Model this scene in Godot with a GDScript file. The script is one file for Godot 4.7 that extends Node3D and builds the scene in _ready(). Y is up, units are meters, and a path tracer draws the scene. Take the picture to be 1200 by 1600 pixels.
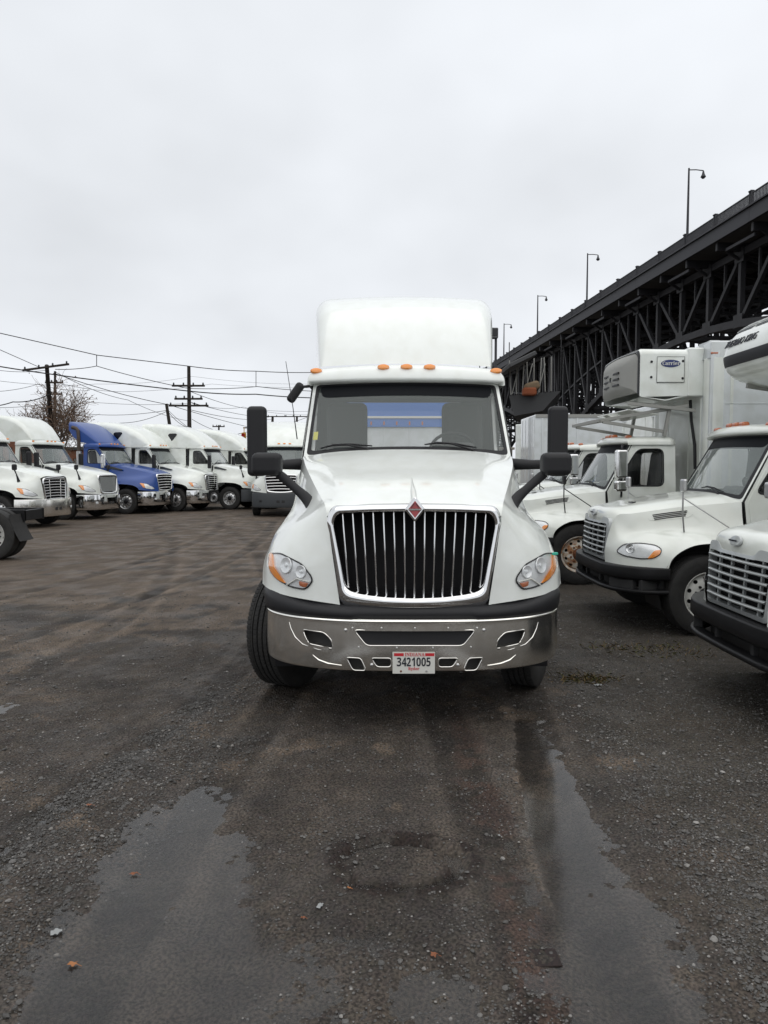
extends Node3D

# ---------------------------------------------------------------- mesh builder
class MB:
	var v := PackedVector3Array()
	var n := PackedVector3Array()
	var c := PackedColorArray()
	var ix := PackedInt32Array()

	func add(p: Vector3, q: Vector3) -> int:
		v.append(p)
		n.append(q)
		return v.size() - 1

	func t(a: int, b: int, d: int) -> void:
		var g := (v[b] - v[a]).cross(v[d] - v[a])
		ix.append(a)
		if g.dot(n[a] + n[b] + n[d]) < 0.0:
			ix.append(b)
			ix.append(d)
		else:
			ix.append(d)
			ix.append(b)

	func q4(a: int, b: int, d: int, e: int) -> void:
		t(a, b, d)
		t(a, d, e)

	func grid(rows: Array, close := false) -> void:
		var nr := rows.size()
		var nc: int = rows[0].size()
		var base := v.size()
		for r in nr:
			var ra: PackedVector3Array = rows[maxi(r - 1, 0)]
			var rb: PackedVector3Array = rows[mini(r + 1, nr - 1)]
			var rr: PackedVector3Array = rows[r]
			for k in nc:
				var k0 := maxi(k - 1, 0)
				var k1 := mini(k + 1, nc - 1)
				if close:
					k0 = (k - 1 + nc) % nc
					k1 = (k + 1) % nc
				var du := rr[k1] - rr[k0]
				var dv := rb[k] - ra[k]
				if du.length_squared() < 1e-10:
					du = rb[k1] - rb[k0] if r + 1 < nr else ra[k1] - ra[k0]
				var m := du.cross(dv)
				add(rr[k], m.normalized() if m.length_squared() > 1e-14 else Vector3.UP)
		for r in nr - 1:
			for k in (nc if close else nc - 1):
				var k2 := (k + 1) % nc
				q4(base + r * nc + k, base + r * nc + k2, base + (r + 1) * nc + k2, base + (r + 1) * nc + k)

	func poly(pts: PackedVector3Array) -> void:
		var m := Vector3.ZERO
		for i in pts.size():
			m += pts[i].cross(pts[(i + 1) % pts.size()])
		m = m.normalized()
		var ax := m.cross(Vector3.UP if absf(m.y) < 0.9 else Vector3.RIGHT).normalized()
		var ay := m.cross(ax)
		var p2 := PackedVector2Array()
		for p in pts:
			p2.append(Vector2(p.dot(ax), p.dot(ay)))
		var tr := Geometry2D.triangulate_polygon(p2)
		var base := v.size()
		for p in pts:
			add(p, m)
		if tr.is_empty():
			for i in range(1, pts.size() - 1):
				t(base, base + i, base + i + 1)
		for i in range(0, tr.size(), 3):
			t(base + tr[i], base + tr[i + 1], base + tr[i + 2])

	func box(ce: Vector3, s: Vector3, r := 0.008, b := Basis(), K := 1) -> void:
		r = minf(r, minf(s.x, minf(s.y, s.z)) * 0.49)
		var h := s * 0.5 - Vector3(r, r, r)
		var base := v.size()
		var nl := 2 * (K + 1)
		var nc := 4 * (K + 1)
		for li in nl:
			var sg := -1.0 if li <= K else 1.0
			var ph := -PI / 2 + (PI / 2) * float(li) / K if li <= K else (PI / 2) * float(li - K - 1) / K
			for q in 4:
				for k in K + 1:
					var th := PI / 2 * (q + float(k) / K)
					var mid := PI / 2 * (q + 0.5)
					var nn := Vector3(cos(ph) * cos(th), sin(ph), cos(ph) * sin(th))
					add(ce + b * (Vector3(signf(cos(mid)) * h.x, sg * h.y, signf(sin(mid)) * h.z) + nn * r), b * nn)
		for li in nl - 1:
			for k in nc:
				var k2 := (k + 1) % nc
				q4(base + li * nc + k, base + li * nc + k2, base + (li + 1) * nc + k2, base + (li + 1) * nc + k)
		var e := K + 1
		q4(base, base + e, base + 2 * e, base + 3 * e)
		var o := base + (nl - 1) * nc
		q4(o, o + e, o + 2 * e, o + 3 * e)

	func tube(pts: PackedVector3Array, r, sides := 8, cap := true) -> void:
		var np := pts.size()
		var up := Vector3.UP
		var base := v.size()
		var d0 := (pts[1] - pts[0]).normalized()
		if absf(d0.dot(up)) > 0.95:
			up = Vector3.RIGHT
		var prev := (up - d0 * up.dot(d0)).normalized()
		for i in np:
			var d := (pts[mini(i + 1, np - 1)] - pts[maxi(i - 1, 0)]).normalized()
			prev = (prev - d * prev.dot(d)).normalized()
			var bi := d.cross(prev)
			var rr: float = r[i] if r is Array else r
			for k in sides:
				var a := TAU * k / sides
				var nn := prev * cos(a) + bi * sin(a)
				add(pts[i] + nn * rr, nn)
		for i in np - 1:
			for k in sides:
				var k2 := (k + 1) % sides
				q4(base + i * sides + k, base + i * sides + k2, base + (i + 1) * sides + k2, base + (i + 1) * sides + k)
		if cap:
			for e in [0, np - 1]:
				var p := PackedVector3Array()
				for k in sides:
					p.append(v[base + e * sides + k])
				poly(p)

	func lathe(prof: PackedVector2Array, segs: int, xf := Transform3D()) -> void:
		# prof: (radius, height) about xf's y axis; edges sharper than about 40 degrees stay hard
		var np := prof.size()
		var sn := PackedVector2Array()
		for i in np - 1:
			var d := prof[i + 1] - prof[i]
			sn.append(Vector2(d.y, -d.x).normalized())
		for i in np - 1:
			var na := sn[i]
			var nb := sn[i]
			if i > 0 and sn[i].dot(sn[i - 1]) > 0.76:
				na = (sn[i] + sn[i - 1]).normalized()
			if i < np - 2 and sn[i].dot(sn[i + 1]) > 0.76:
				nb = (sn[i] + sn[i + 1]).normalized()
			var base := v.size()
			for k in segs:
				var a := TAU * k / segs
				var ra := Vector3(cos(a), 0, sin(a))
				add(xf * (ra * prof[i].x + Vector3(0, prof[i].y, 0)), xf.basis * (ra * na.x + Vector3(0, na.y, 0)))
				add(xf * (ra * prof[i + 1].x + Vector3(0, prof[i + 1].y, 0)), xf.basis * (ra * nb.x + Vector3(0, nb.y, 0)))
			for k in segs:
				var k2 := (k + 1) % segs
				q4(base + 2 * k, base + 2 * k2, base + 2 * k2 + 1, base + 2 * k + 1)

	func rings(loops: Array, close := true) -> void:
		# a strip between loops of equal length, each step with its own flat-across normals
		for li in loops.size() - 1:
			var a: PackedVector3Array = loops[li]
			var b: PackedVector3Array = loops[li + 1]
			grid([a, b], close)

	func extr(p2: PackedVector2Array, xf: Transform3D, depth: float, bev := 0.0) -> void:
		var np := p2.size()
		var ins := PackedVector2Array()
		var area := 0.0
		for i in np:
			area += p2[i].cross(p2[(i + 1) % np])
		var sg := 1.0 if area > 0 else -1.0
		for i in np:
			var e0 := (p2[i] - p2[(i - 1 + np) % np]).normalized()
			var e1 := (p2[(i + 1) % np] - p2[i]).normalized()
			var m := (Vector2(-e0.y, e0.x) + Vector2(-e1.y, e1.x)).normalized() * sg
			ins.append(p2[i] + m * bev)
		var zs := [-depth / 2, -depth / 2 + bev, depth / 2 - bev, depth / 2]
		var ps := [ins, p2, p2, ins]
		for j in 3:
			for i in np:
				var i2 := (i + 1) % np
				var pa: PackedVector2Array = ps[j]
				var pb: PackedVector2Array = ps[j + 1]
				if absf(zs[j + 1] - zs[j]) < 1e-6:
					continue
				poly(PackedVector3Array([xf * Vector3(pa[i].x, pa[i].y, zs[j]), xf * Vector3(pa[i2].x, pa[i2].y, zs[j]), xf * Vector3(pb[i2].x, pb[i2].y, zs[j + 1]), xf * Vector3(pb[i].x, pb[i].y, zs[j + 1])]))
		for j in [0, 3]:
			var w := PackedVector3Array()
			for p in ins:
				w.append(xf * Vector3(p.x, p.y, zs[j]))
			poly(w)

	func mirrored() -> void:
		# the same again on the other side of x = 0
		var nv := v.size()
		var ni := ix.size()
		for i in nv:
			v.append(v[i] * Vector3(-1, 1, 1))
			n.append(n[i] * Vector3(-1, 1, 1))
		for i in range(0, ni, 3):
			ix.append_array([nv + ix[i], nv + ix[i + 2], nv + ix[i + 1]])

	func mesh() -> ArrayMesh:
		var a := []
		a.resize(Mesh.ARRAY_MAX)
		a[Mesh.ARRAY_VERTEX] = v
		a[Mesh.ARRAY_NORMAL] = n
		if c.size() == v.size():
			a[Mesh.ARRAY_COLOR] = c
		a[Mesh.ARRAY_INDEX] = ix
		var m := ArrayMesh.new()
		m.add_surface_from_arrays(Mesh.PRIMITIVE_TRIANGLES, a)
		return m

# ---------------------------------------------------------------- nodes, names, labels
var M := {}
var taken := {}
var rng := RandomNumberGenerator.new()

func numbered(called: String) -> String:
	var k: int = taken.get(called, -1) + 1
	taken[called] = k
	return called if k == 0 else "%s_%03d" % [called, k]

func thing(called: String, label: String, category: String, pos := Vector3.ZERO, turn := 0.0, group := "") -> Node3D:
	var o := Node3D.new()
	o.name = numbered(called)
	add_child(o)
	o.position = pos
	o.rotation.y = turn
	meta(o, label, category, group)
	return o

func meta(o: Node, label: String, category: String, group := "", kind := "") -> void:
	if label:
		o.set_meta("label", label)
	if category:
		o.set_meta("category", category)
	if group:
		o.set_meta("group", group)
	if kind:
		o.set_meta("kind", kind)

func part(mb, called: String, m: Material, parent: Node) -> MeshInstance3D:
	var o := MeshInstance3D.new()
	o.name = called if parent != self else numbered(called)
	o.mesh = mb.mesh() if mb is MB else mb
	o.material_override = m
	parent.add_child(o, true)
	return o

var unit_box: Mesh
func bar(parent: Node, called: String, m: Material, a: Vector3, b: Vector3, w: float, h: float) -> MeshInstance3D:
	# a straight beam from a to b, w wide and h deep, from one shared bevelled unit box
	if unit_box == null:
		var mb := MB.new()
		mb.box(Vector3.ZERO, Vector3.ONE, 0.02)
		unit_box = mb.mesh()
	var d := b - a
	var y := d.normalized()
	var x := y.cross(Vector3.UP if absf(y.y) < 0.9 else Vector3.BACK).normalized()
	var z := x.cross(y)
	var o := MeshInstance3D.new()
	o.name = called
	o.mesh = unit_box
	o.material_override = m
	o.transform = Transform3D(Basis(x * w, y * d.length(), z * h), (a + b) * 0.5)
	parent.add_child(o, true)
	return o

func text(words: String, high: float, xf: Transform3D, m: Material, parent: Node, called := "lettering", deep := 0.004, face := "Droid Sans", wide := 1.0, weight := 700) -> MeshInstance3D:
	var tm := TextMesh.new()
	var f := SystemFont.new()
	f.font_names = PackedStringArray([face])
	f.font_weight = weight
	tm.font = f
	tm.text = words
	tm.font_size = 32
	tm.pixel_size = high / 23.0
	tm.depth = deep
	tm.curve_step = 2.0
	var o := MeshInstance3D.new()
	o.name = called
	o.mesh = tm
	o.material_override = m
	o.transform = xf * Transform3D(Basis.from_scale(Vector3(wide, 1, 1)), Vector3.ZERO)
	parent.add_child(o, true)
	return o

# ---------------------------------------------------------------- curves and patches
func cr(a, b, c, d, t: float):
	return 0.5 * ((2.0 * b) + (c - a) * t + (2.0 * a - 5.0 * b + 4.0 * c - d) * t * t + (3.0 * b - a - 3.0 * c + d) * t * t * t)

func spl(p, t: float):
	var k := p.size() - 1 as int
	var i := clampi(int(floor(t)), 0, k - 1)
	var a = p[i - 1] if i > 0 else 2.0 * p[0] - p[1]
	var d = p[i + 2] if i + 2 <= k else 2.0 * p[k] - p[k - 1]
	return cr(a, p[i], p[i + 1], d, t - i)

func surf(ctrl: Array, u: float, w: float) -> Vector3:
	# u runs along the columns of a row, w over the rows
	var col := []
	for k in ctrl[0].size():
		var line := []
		for r in ctrl:
			line.append(r[k])
		col.append(spl(line, w))
	return spl(col, u)

func patch(ctrl: Array, nu: int, nv: int, w0 := 0.0, w1 := -1.0) -> Array:
	var last := ctrl.size() - 1.0 if w1 < 0 else w1
	var rows := []
	var lines := []
	for k in ctrl[0].size():
		var line := []
		for r in ctrl:
			line.append(r[k])
		lines.append(line)
	for j in nv + 1:
		var w := lerpf(w0, last, float(j) / nv)
		var col := []
		for line in lines:
			col.append(spl(line, w))
		var row := PackedVector3Array()
		for i in nu + 1:
			row.append(spl(col, (col.size() - 1.0) * i / nu))
		rows.append(row)
	return rows

func both(ctrl: Array) -> Array:
	# control rows for x >= 0 continued over the middle
	var out := []
	for r in ctrl:
		var row := []
		for k in range(r.size() - 1, 0, -1):
			row.append(r[k] * Vector3(-1, 1, 1))
		row.append_array(r)
		out.append(row)
	return out

func find_uv(ctrl: Array, x: float, y: float, wmax: float) -> Vector2:
	# the patch coordinates of the point that a line along z through (x, y) meets
	var best := Vector2.ZERO
	var bd := 1e9
	for j in 15:
		for i in 15:
			var p := surf(ctrl, (ctrl[0].size() - 1.0) * i / 14.0, wmax * j / 14.0)
			var d := Vector2(p.x - x, p.y - y).length_squared()
			if d < bd:
				bd = d
				best = Vector2((ctrl[0].size() - 1.0) * i / 14.0, wmax * j / 14.0)
	for it in 4:
		var p := surf(ctrl, best.x, best.y)
		var pu := (surf(ctrl, best.x + 0.02, best.y) - p) / 0.02
		var pw := (surf(ctrl, best.x, best.y + 0.02) - p) / 0.02
		var det := pu.x * pw.y - pw.x * pu.y
		if absf(det) < 1e-5:
			break
		var e := Vector2(x - p.x, y - p.y)
		best += Vector2((e.x * pw.y - pw.x * e.y) / det, (pu.x * e.y - e.x * pu.y) / det).limit_length(0.3)
	return best

func on_patch(mb: MB, ctrl: Array, uvs: PackedVector2Array, lift: float, dome := 0.0, rings := 4, skirt := true) -> void:
	# a shape given in patch coordinates, laid on the patch "lift" above it and bulging by "dome"
	var mid := Vector2.ZERO
	for p in uvs:
		mid += p / uvs.size()
	var loops := []
	for j in rings + 1:
		var f := lerpf(0.02, 1.0, float(j) / rings)
		var row := PackedVector3Array()
		for p in uvs:
			var q := mid.lerp(p, f)
			row.append(_off(ctrl, q, lift + dome * (1.0 - f * f)))
		loops.append(row)
	mb.grid(loops, true)
	if skirt:
		var low := PackedVector3Array()
		for p in uvs:
			low.append(_off(ctrl, p, -0.012))
		mb.grid([loops[rings], low], true)

func _off(ctrl: Array, q: Vector2, lift: float) -> Vector3:
	var p := surf(ctrl, q.x, q.y)
	var du := surf(ctrl, q.x + 0.03, q.y) - surf(ctrl, q.x - 0.03, q.y)
	var dw := surf(ctrl, q.x, q.y + 0.03) - surf(ctrl, q.x, q.y - 0.03)
	return p + dw.cross(du).normalized() * -lift

func rpoly(p: Array, rad: float, seg := 4) -> PackedVector2Array:
	# a polygon with rounded corners
	var out := PackedVector2Array()
	var k := p.size()
	for i in k:
		var a: Vector2 = p[(i - 1 + k) % k]
		var b: Vector2 = p[i]
		var c: Vector2 = p[(i + 1) % k]
		var r := minf(rad, minf((a - b).length(), (c - b).length()) * 0.48)
		var s := b + (a - b).normalized() * r
		var e := b + (c - b).normalized() * r
		for j in seg + 1:
			var t := float(j) / seg
			out.append(s.lerp(b, t).lerp(b.lerp(e, t), t))
	return out

func hit(poly: PackedVector2Array, o: Vector2, d: Vector2) -> Vector2:
	var best := 1e9
	for i in poly.size():
		var a := poly[i]
		var e := poly[(i + 1) % poly.size()] - a
		var den := d.cross(e)
		if absf(den) < 1e-9:
			continue
		var t := (a - o).cross(e) / den
		var s := (a - o).cross(d) / den
		if t > 1e-6 and s >= -1e-4 and s <= 1.0001:
			best = minf(best, t)
	return o + d * (best if best < 1e8 else 0.01)

func hole_panel(mb: MB, outer: PackedVector2Array, hole: PackedVector2Array, to3: Callable, steps := 3) -> void:
	# a sheet with an opening; both outlines are seen whole from the opening's middle
	var mid := Vector2.ZERO
	for p in hole:
		mid += p / hole.size()
	var ang := []
	for p in outer:
		ang.append((p - mid).angle())
	for p in hole:
		ang.append((p - mid).angle())
	for k in 24:
		ang.append(-PI + TAU * (k + 0.5) / 24)
	ang.sort()
	var dirs := []
	var lasta := -99.0
	for a in ang:
		if a - lasta > 0.004:
			dirs.append(Vector2.from_angle(a))
			lasta = a
	var loops := []
	for j in steps + 1:
		var row := PackedVector3Array()
		for d in dirs:
			row.append(to3.call(hit(hole, mid, d).lerp(hit(outer, mid, d), float(j) / steps)))
		loops.append(row)
	mb.grid(loops, true)

func loop3(p: PackedVector2Array, to3: Callable) -> PackedVector3Array:
	var out := PackedVector3Array()
	for q in p:
		out.append(to3.call(q))
	return out

func fill(mb: MB, p: PackedVector2Array, to3: Callable, rings := 4) -> void:
	# a sheet inside an outline, following to3
	var mid := Vector2.ZERO
	for q in p:
		mid += q / p.size()
	var loops := []
	for j in rings + 1:
		var f := lerpf(0.01, 1.0, float(j) / rings)
		var row := PackedVector3Array()
		for q in p:
			row.append(to3.call(mid.lerp(q, f)))
		loops.append(row)
	mb.grid(loops, true)

func dense(p: PackedVector2Array, step: float) -> PackedVector2Array:
	# the same outline with its long edges cut up
	var out := PackedVector2Array()
	for i in p.size():
		var a := p[i]
		var b := p[(i + 1) % p.size()]
		var n := maxi(1, int(ceil((b - a).length() / step)))
		for k in n:
			out.append(a.lerp(b, float(k) / n))
	return out

func arch(z: float, w: float, yl: float, yh: float, r: float, crown := 0.02, bow := 0.0, n := 5) -> PackedVector3Array:
	# a cross-section: up one side, over a crowned top, down the other
	r = minf(r, minf(w, yh - yl) * 0.95)
	var half := []
	half.append(Vector2(w, yl))
	half.append(Vector2(w, lerpf(yl, yh - r, 0.5)))
	for k in n + 1:
		var a := PI / 2 * k / n
		half.append(Vector2(w - r + r * cos(a), yh - r + r * sin(a)))
	for k in range(1, 5):
		var f := 1.0 - k / 4.0
		half.append(Vector2((w - r) * f, yh + crown * (1.0 - f * f)))
	var row := PackedVector3Array()
	for p in half:
		row.append(Vector3(-p.x, p.y, z - bow * (p.x / w) * (p.x / w)))
	for k in range(half.size() - 2, -1, -1):
		row.append(Vector3(half[k].x, half[k].y, z - bow * (half[k].x / w) * (half[k].x / w)))
	return row

func V(x: float, y: float, z: float) -> Vector3:
	return Vector3(x, y, z)

func P(a: Array) -> PackedVector3Array:
	return PackedVector3Array(a)

func P2(a: Array) -> PackedVector2Array:
	# flat list of numbers -> points
	var o := PackedVector2Array()
	for i in range(0, a.size(), 2):
		o.append(Vector2(a[i], a[i + 1]))
	return o

func A2(a: Array) -> Array:
	var o := []
	for i in range(0, a.size(), 2):
		o.append(Vector2(a[i], a[i + 1]))
	return o

func A3(a: Array) -> Array:
	var o := []
	for i in range(0, a.size(), 3):
		o.append(Vector3(a[i], a[i + 1], a[i + 2]))
	return o

# ---------------------------------------------------------------- from the photograph: a pixel and a distance give a point
const FOCAL := 1155.0
const EYE := Vector3(0, 1.93, 0)
const TILT := 0.06053
func at(px: float, py: float, depth: float) -> Vector3:
	var u := (px - 600.0) / FOCAL
	var w := (800.0 - py) / FOCAL
	var dz := cos(TILT) + w * sin(TILT)
	return EYE + Vector3(u, w * cos(TILT) - sin(TILT), -dz) * (depth / dz)

func on_ground(px: float, py: float) -> Vector3:
	var p := at(px, py, 1.0) - EYE
	return EYE + p * (-EYE.y / p.y)

# ---------------------------------------------------------------- materials
func lin(r: float, g: float, b: float, a := 1.0) -> Color:
	var c := Color(r, g, b).linear_to_srgb()
	c.a = a
	return c

func mat(called: String, col: Color, rough := 0.5, metal := 0.0, coat := 0.0) -> StandardMaterial3D:
	var m := StandardMaterial3D.new()
	m.resource_name = called
	m.albedo_color = col
	m.roughness = rough
	m.metallic = metal
	if coat > 0:
		m.clearcoat_enabled = true
		m.clearcoat = coat
		m.clearcoat_roughness = 0.06
	M[called] = m
	return m

func noise_tex(freq: float, stops: Array, size := 512, oct := 5, sd := 1, normal := 0.0) -> NoiseTexture2D:
	var f := FastNoiseLite.new()
	f.seed = sd
	f.noise_type = FastNoiseLite.TYPE_SIMPLEX_SMOOTH
	f.frequency = freq
	f.fractal_octaves = oct
	var t := NoiseTexture2D.new()
	t.width = size
	t.height = size
	t.seamless = true
	t.noise = f
	if normal > 0:
		t.as_normal_map = true
		t.bump_strength = normal
	elif stops.size():
		var g := Gradient.new()
		var off := PackedFloat32Array()
		var cols := PackedColorArray()
		for s in stops:
			off.append(s[0])
			cols.append(s[1])
		g.offsets = off
		g.colors = cols
		t.color_ramp = g
	return t

func tri(m: StandardMaterial3D, scale: float, world := true) -> void:
	m.uv1_triplanar = true
	m.uv1_world_triplanar = world
	m.uv1_scale = Vector3.ONE * scale

func grey(x: float) -> Color:
	return Color(x, x, x)

func glass(called: String, alpha: float, col := Color(0.05, 0.07, 0.07)) -> void:
	var m := mat(called, Color(col.r, col.g, col.b, alpha), 0.02)
	m.transparency = BaseMaterial3D.TRANSPARENCY_ALPHA

func make_materials() -> void:
	var grime := noise_tex(0.012, [[0.0, Color(0.93, 0.925, 0.91)], [0.45, Color(0.97, 0.972, 0.965)], [0.65, Color(1, 1, 1)], [1.0, Color(1, 1, 1)]], 512, 6, 7)
	for w in [["white_paint", lin(0.78, 0.81, 0.775)], ["cream_paint", lin(0.74, 0.765, 0.72)], ["box_panel", lin(0.66, 0.69, 0.70)]]:
		var p := mat(w[0], w[1], 0.32, 0.0, 0.9)
		p.albedo_texture = grime
		tri(p, 0.31, false)
	var hp := mat("hero_paint", lin(0.82, 0.85, 0.82), 0.3, 0.0, 1.0)
	hp.albedo_texture = noise_tex(0.02, [[0.0, Color(0.965, 0.96, 0.95)], [0.4, Color(0.985, 0.985, 0.98)], [0.6, Color(1, 1, 1)], [1.0, Color(1, 1, 1)]], 512, 6, 17)
	tri(hp, 0.4, false)
	mat("blue_paint", lin(0.002, 0.046, 0.24), 0.4, 0.0, 0.5)
	mat("chrome", lin(0.80, 0.80, 0.80), 0.05, 1.0)
	var sc := mat("satin_chrome", lin(0.88, 0.86, 0.81), 0.21, 0.98)
	sc.roughness_texture = noise_tex(0.02, [[0.0, grey(0.6)], [1.0, grey(1.0)]], 256, 4, 3)
	tri(sc, 2.0, false)
	mat("bright_metal", lin(0.55, 0.55, 0.55), 0.3, 0.9)
	mat("grille_silver", lin(0.46, 0.48, 0.48), 0.35, 0.5)
	mat("black_plastic", lin(0.018, 0.018, 0.02), 0.5).metallic_specular = 0.38
	mat("grey_plastic", lin(0.045, 0.05, 0.055), 0.5)
	mat("gloss_black", lin(0.01, 0.01, 0.011), 0.18)
	mat("black_steel", lin(0.012, 0.012, 0.013), 0.42).metallic_specular = 0.3
	mat("dark", lin(0.026, 0.026, 0.027), 0.8)
	mat("radiator", lin(0.014, 0.014, 0.015), 0.85).metallic_specular = 0.2
	mat("trim", lin(0.05, 0.053, 0.052), 0.75)
	mat("seat_cloth", lin(0.035, 0.037, 0.037), 0.9)
	var rb := mat("rubber", lin(0.02, 0.0195, 0.019), 0.8)
	rb.albedo_texture = noise_tex(0.02, [[0.0, grey(0.7)], [0.6, grey(1.0)], [1.0, Color(1, 0.96, 0.9)]], 256, 4, 5)
	tri(rb, 1.5, false)
	mat("wheel_white", lin(0.55, 0.55, 0.52), 0.5)
	mat("wheel_alloy", lin(0.62, 0.62, 0.62), 0.28, 0.85)
	var ru := mat("wheel_rust", Color(1, 1, 1), 0.7)
	ru.albedo_texture = noise_tex(0.02, [[0.0, lin(0.16, 0.05, 0.015)], [0.42, lin(0.34, 0.15, 0.05)], [0.5, lin(0.55, 0.48, 0.38)], [0.62, lin(0.62, 0.60, 0.55)], [1.0, lin(0.6, 0.58, 0.55)]], 256, 5, 11)
	tri(ru, 1.4, false)
	var rd := mat("red_brown_dark", lin(0.03, 0.014, 0.012), 0.8)
	rd.albedo_texture = noise_tex(0.05, [[0.0, grey(0.4)], [1.0, grey(1.0)]], 256, 4, 15)
	tri(rd, 6.0)
	mat("dull_pipe", lin(0.07, 0.052, 0.042), 0.6, 0.3)
	mat("rust", lin(0.14, 0.05, 0.02), 0.85)
	mat("amber", lin(0.82, 0.26, 0.015), 0.25, 0.0, 1.0)
	mat("amber_dim", lin(0.42, 0.11, 0.03), 0.3, 0.0, 0.8)
	mat("red_lens", lin(0.5, 0.03, 0.02), 0.3, 0.0, 0.8)
	mat("reflector", lin(0.74, 0.76, 0.77), 0.3, 0.4)
	mat("lamp_silver", lin(0.80, 0.81, 0.82), 0.22, 0.75)
	mat("plate_white", lin(0.62, 0.62, 0.58), 0.4)
	mat("plate_red", lin(0.5, 0.02, 0.03), 0.4)
	mat("ink", lin(0.01, 0.012, 0.02), 0.5)
	mat("badge_red", lin(0.30, 0.012, 0.015), 0.3, 0.0, 0.8)
	mat("badge_blue", lin(0.02, 0.035, 0.14), 0.35)
	mat("sticker_yellow", lin(0.65, 0.62, 0.08), 0.6)
	mat("tape_green", lin(0.05, 0.45, 0.33), 0.5)
	mat("painted_brow_shade", lin(0.009, 0.010, 0.012), 0.55).metallic_specular = 0.2  # near-black, painted in for the shaded top of the windshield
	glass("clear_glass", 0.06)
	glass("tinted_glass", 0.12)
	glass("painted_haze_glass", 0.20, Color(0.50, 0.545, 0.53))  # grey-green tint stands in for sky reflected in the windshield
	glass("painted_sheen_glass", 0.34, Color(0.62, 0.66, 0.65))  # paler tint painted in for the stronger sky reflection at a slant
	glass("dark_glass", 0.75, Color(0.03, 0.035, 0.035))
	glass("lens_glass", 0.03, Color(0.8, 0.8, 0.8))
	var st := mat("bridge_steel", lin(0.019, 0.019, 0.023), 0.65, 0.0)
	st.albedo_texture = noise_tex(0.015, [[0.0, grey(0.65)], [0.55, grey(0.9)], [1.0, Color(1.0, 0.97, 0.95)]], 256, 5, 21)
	tri(st, 0.15)
	mat("bridge_rail", lin(0.033, 0.034, 0.040), 0.65)
	mat("deck_concrete", lin(0.11, 0.11, 0.11), 0.9)
	var wd := mat("pole_wood", lin(0.045, 0.036, 0.030), 0.9)
	wd.albedo_texture = noise_tex(0.03, [[0.0, grey(0.6)], [1.0, grey(1.0)]], 256, 4, 9)
	tri(wd, 1.0)
	mat("wire", lin(0.012, 0.012, 0.013), 0.8)
	mat("bark", lin(0.10, 0.08, 0.068), 0.95)
	mat("twig", lin(0.16, 0.11, 0.08), 0.95)
	mat("dead_leaf", lin(0.15, 0.09, 0.055), 0.9)
	var br := mat("brick", lin(0.24, 0.10, 0.055), 0.9)
	br.albedo_texture = noise_tex(0.05, [[0.0, grey(0.7)], [1.0, grey(1.0)]], 256, 5, 13)
	tri(br, 0.5)
	mat("beige_wall", lin(0.42, 0.38, 0.32), 0.9)
	mat("roof_dark", lin(0.06, 0.06, 0.06), 0.9)
	mat("signal_red", lin(0.45, 0.02, 0.01), 0.5)
	mat("signal_yellow", lin(0.5, 0.28, 0.03), 0.5)
	mat("sign_green", lin(0.02, 0.18, 0.12), 0.5)
	mat("tarp_orange", lin(0.36, 0.11, 0.05), 0.9)
	mat("tarp_tan", lin(0.26, 0.19, 0.12), 0.9)
	mat("platform_grey", lin(0.07, 0.072, 0.075), 0.7)
	mat("weathered_cover", lin(0.30, 0.30, 0.28), 0.7)
	mat("leaf_orange", lin(0.32, 0.13, 0.045), 0.8)
	mat("leaf_brown", lin(0.20, 0.07, 0.03), 0.8)
	mat("paper", lin(0.27, 0.28, 0.28), 0.9)
	mat("weed_green", lin(0.09, 0.10, 0.03), 0.9)
	mat("weed_brown", lin(0.17, 0.11, 0.05), 0.9)
	mat("trailer_blue", lin(0.03, 0.14, 0.48), 0.4)

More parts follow.
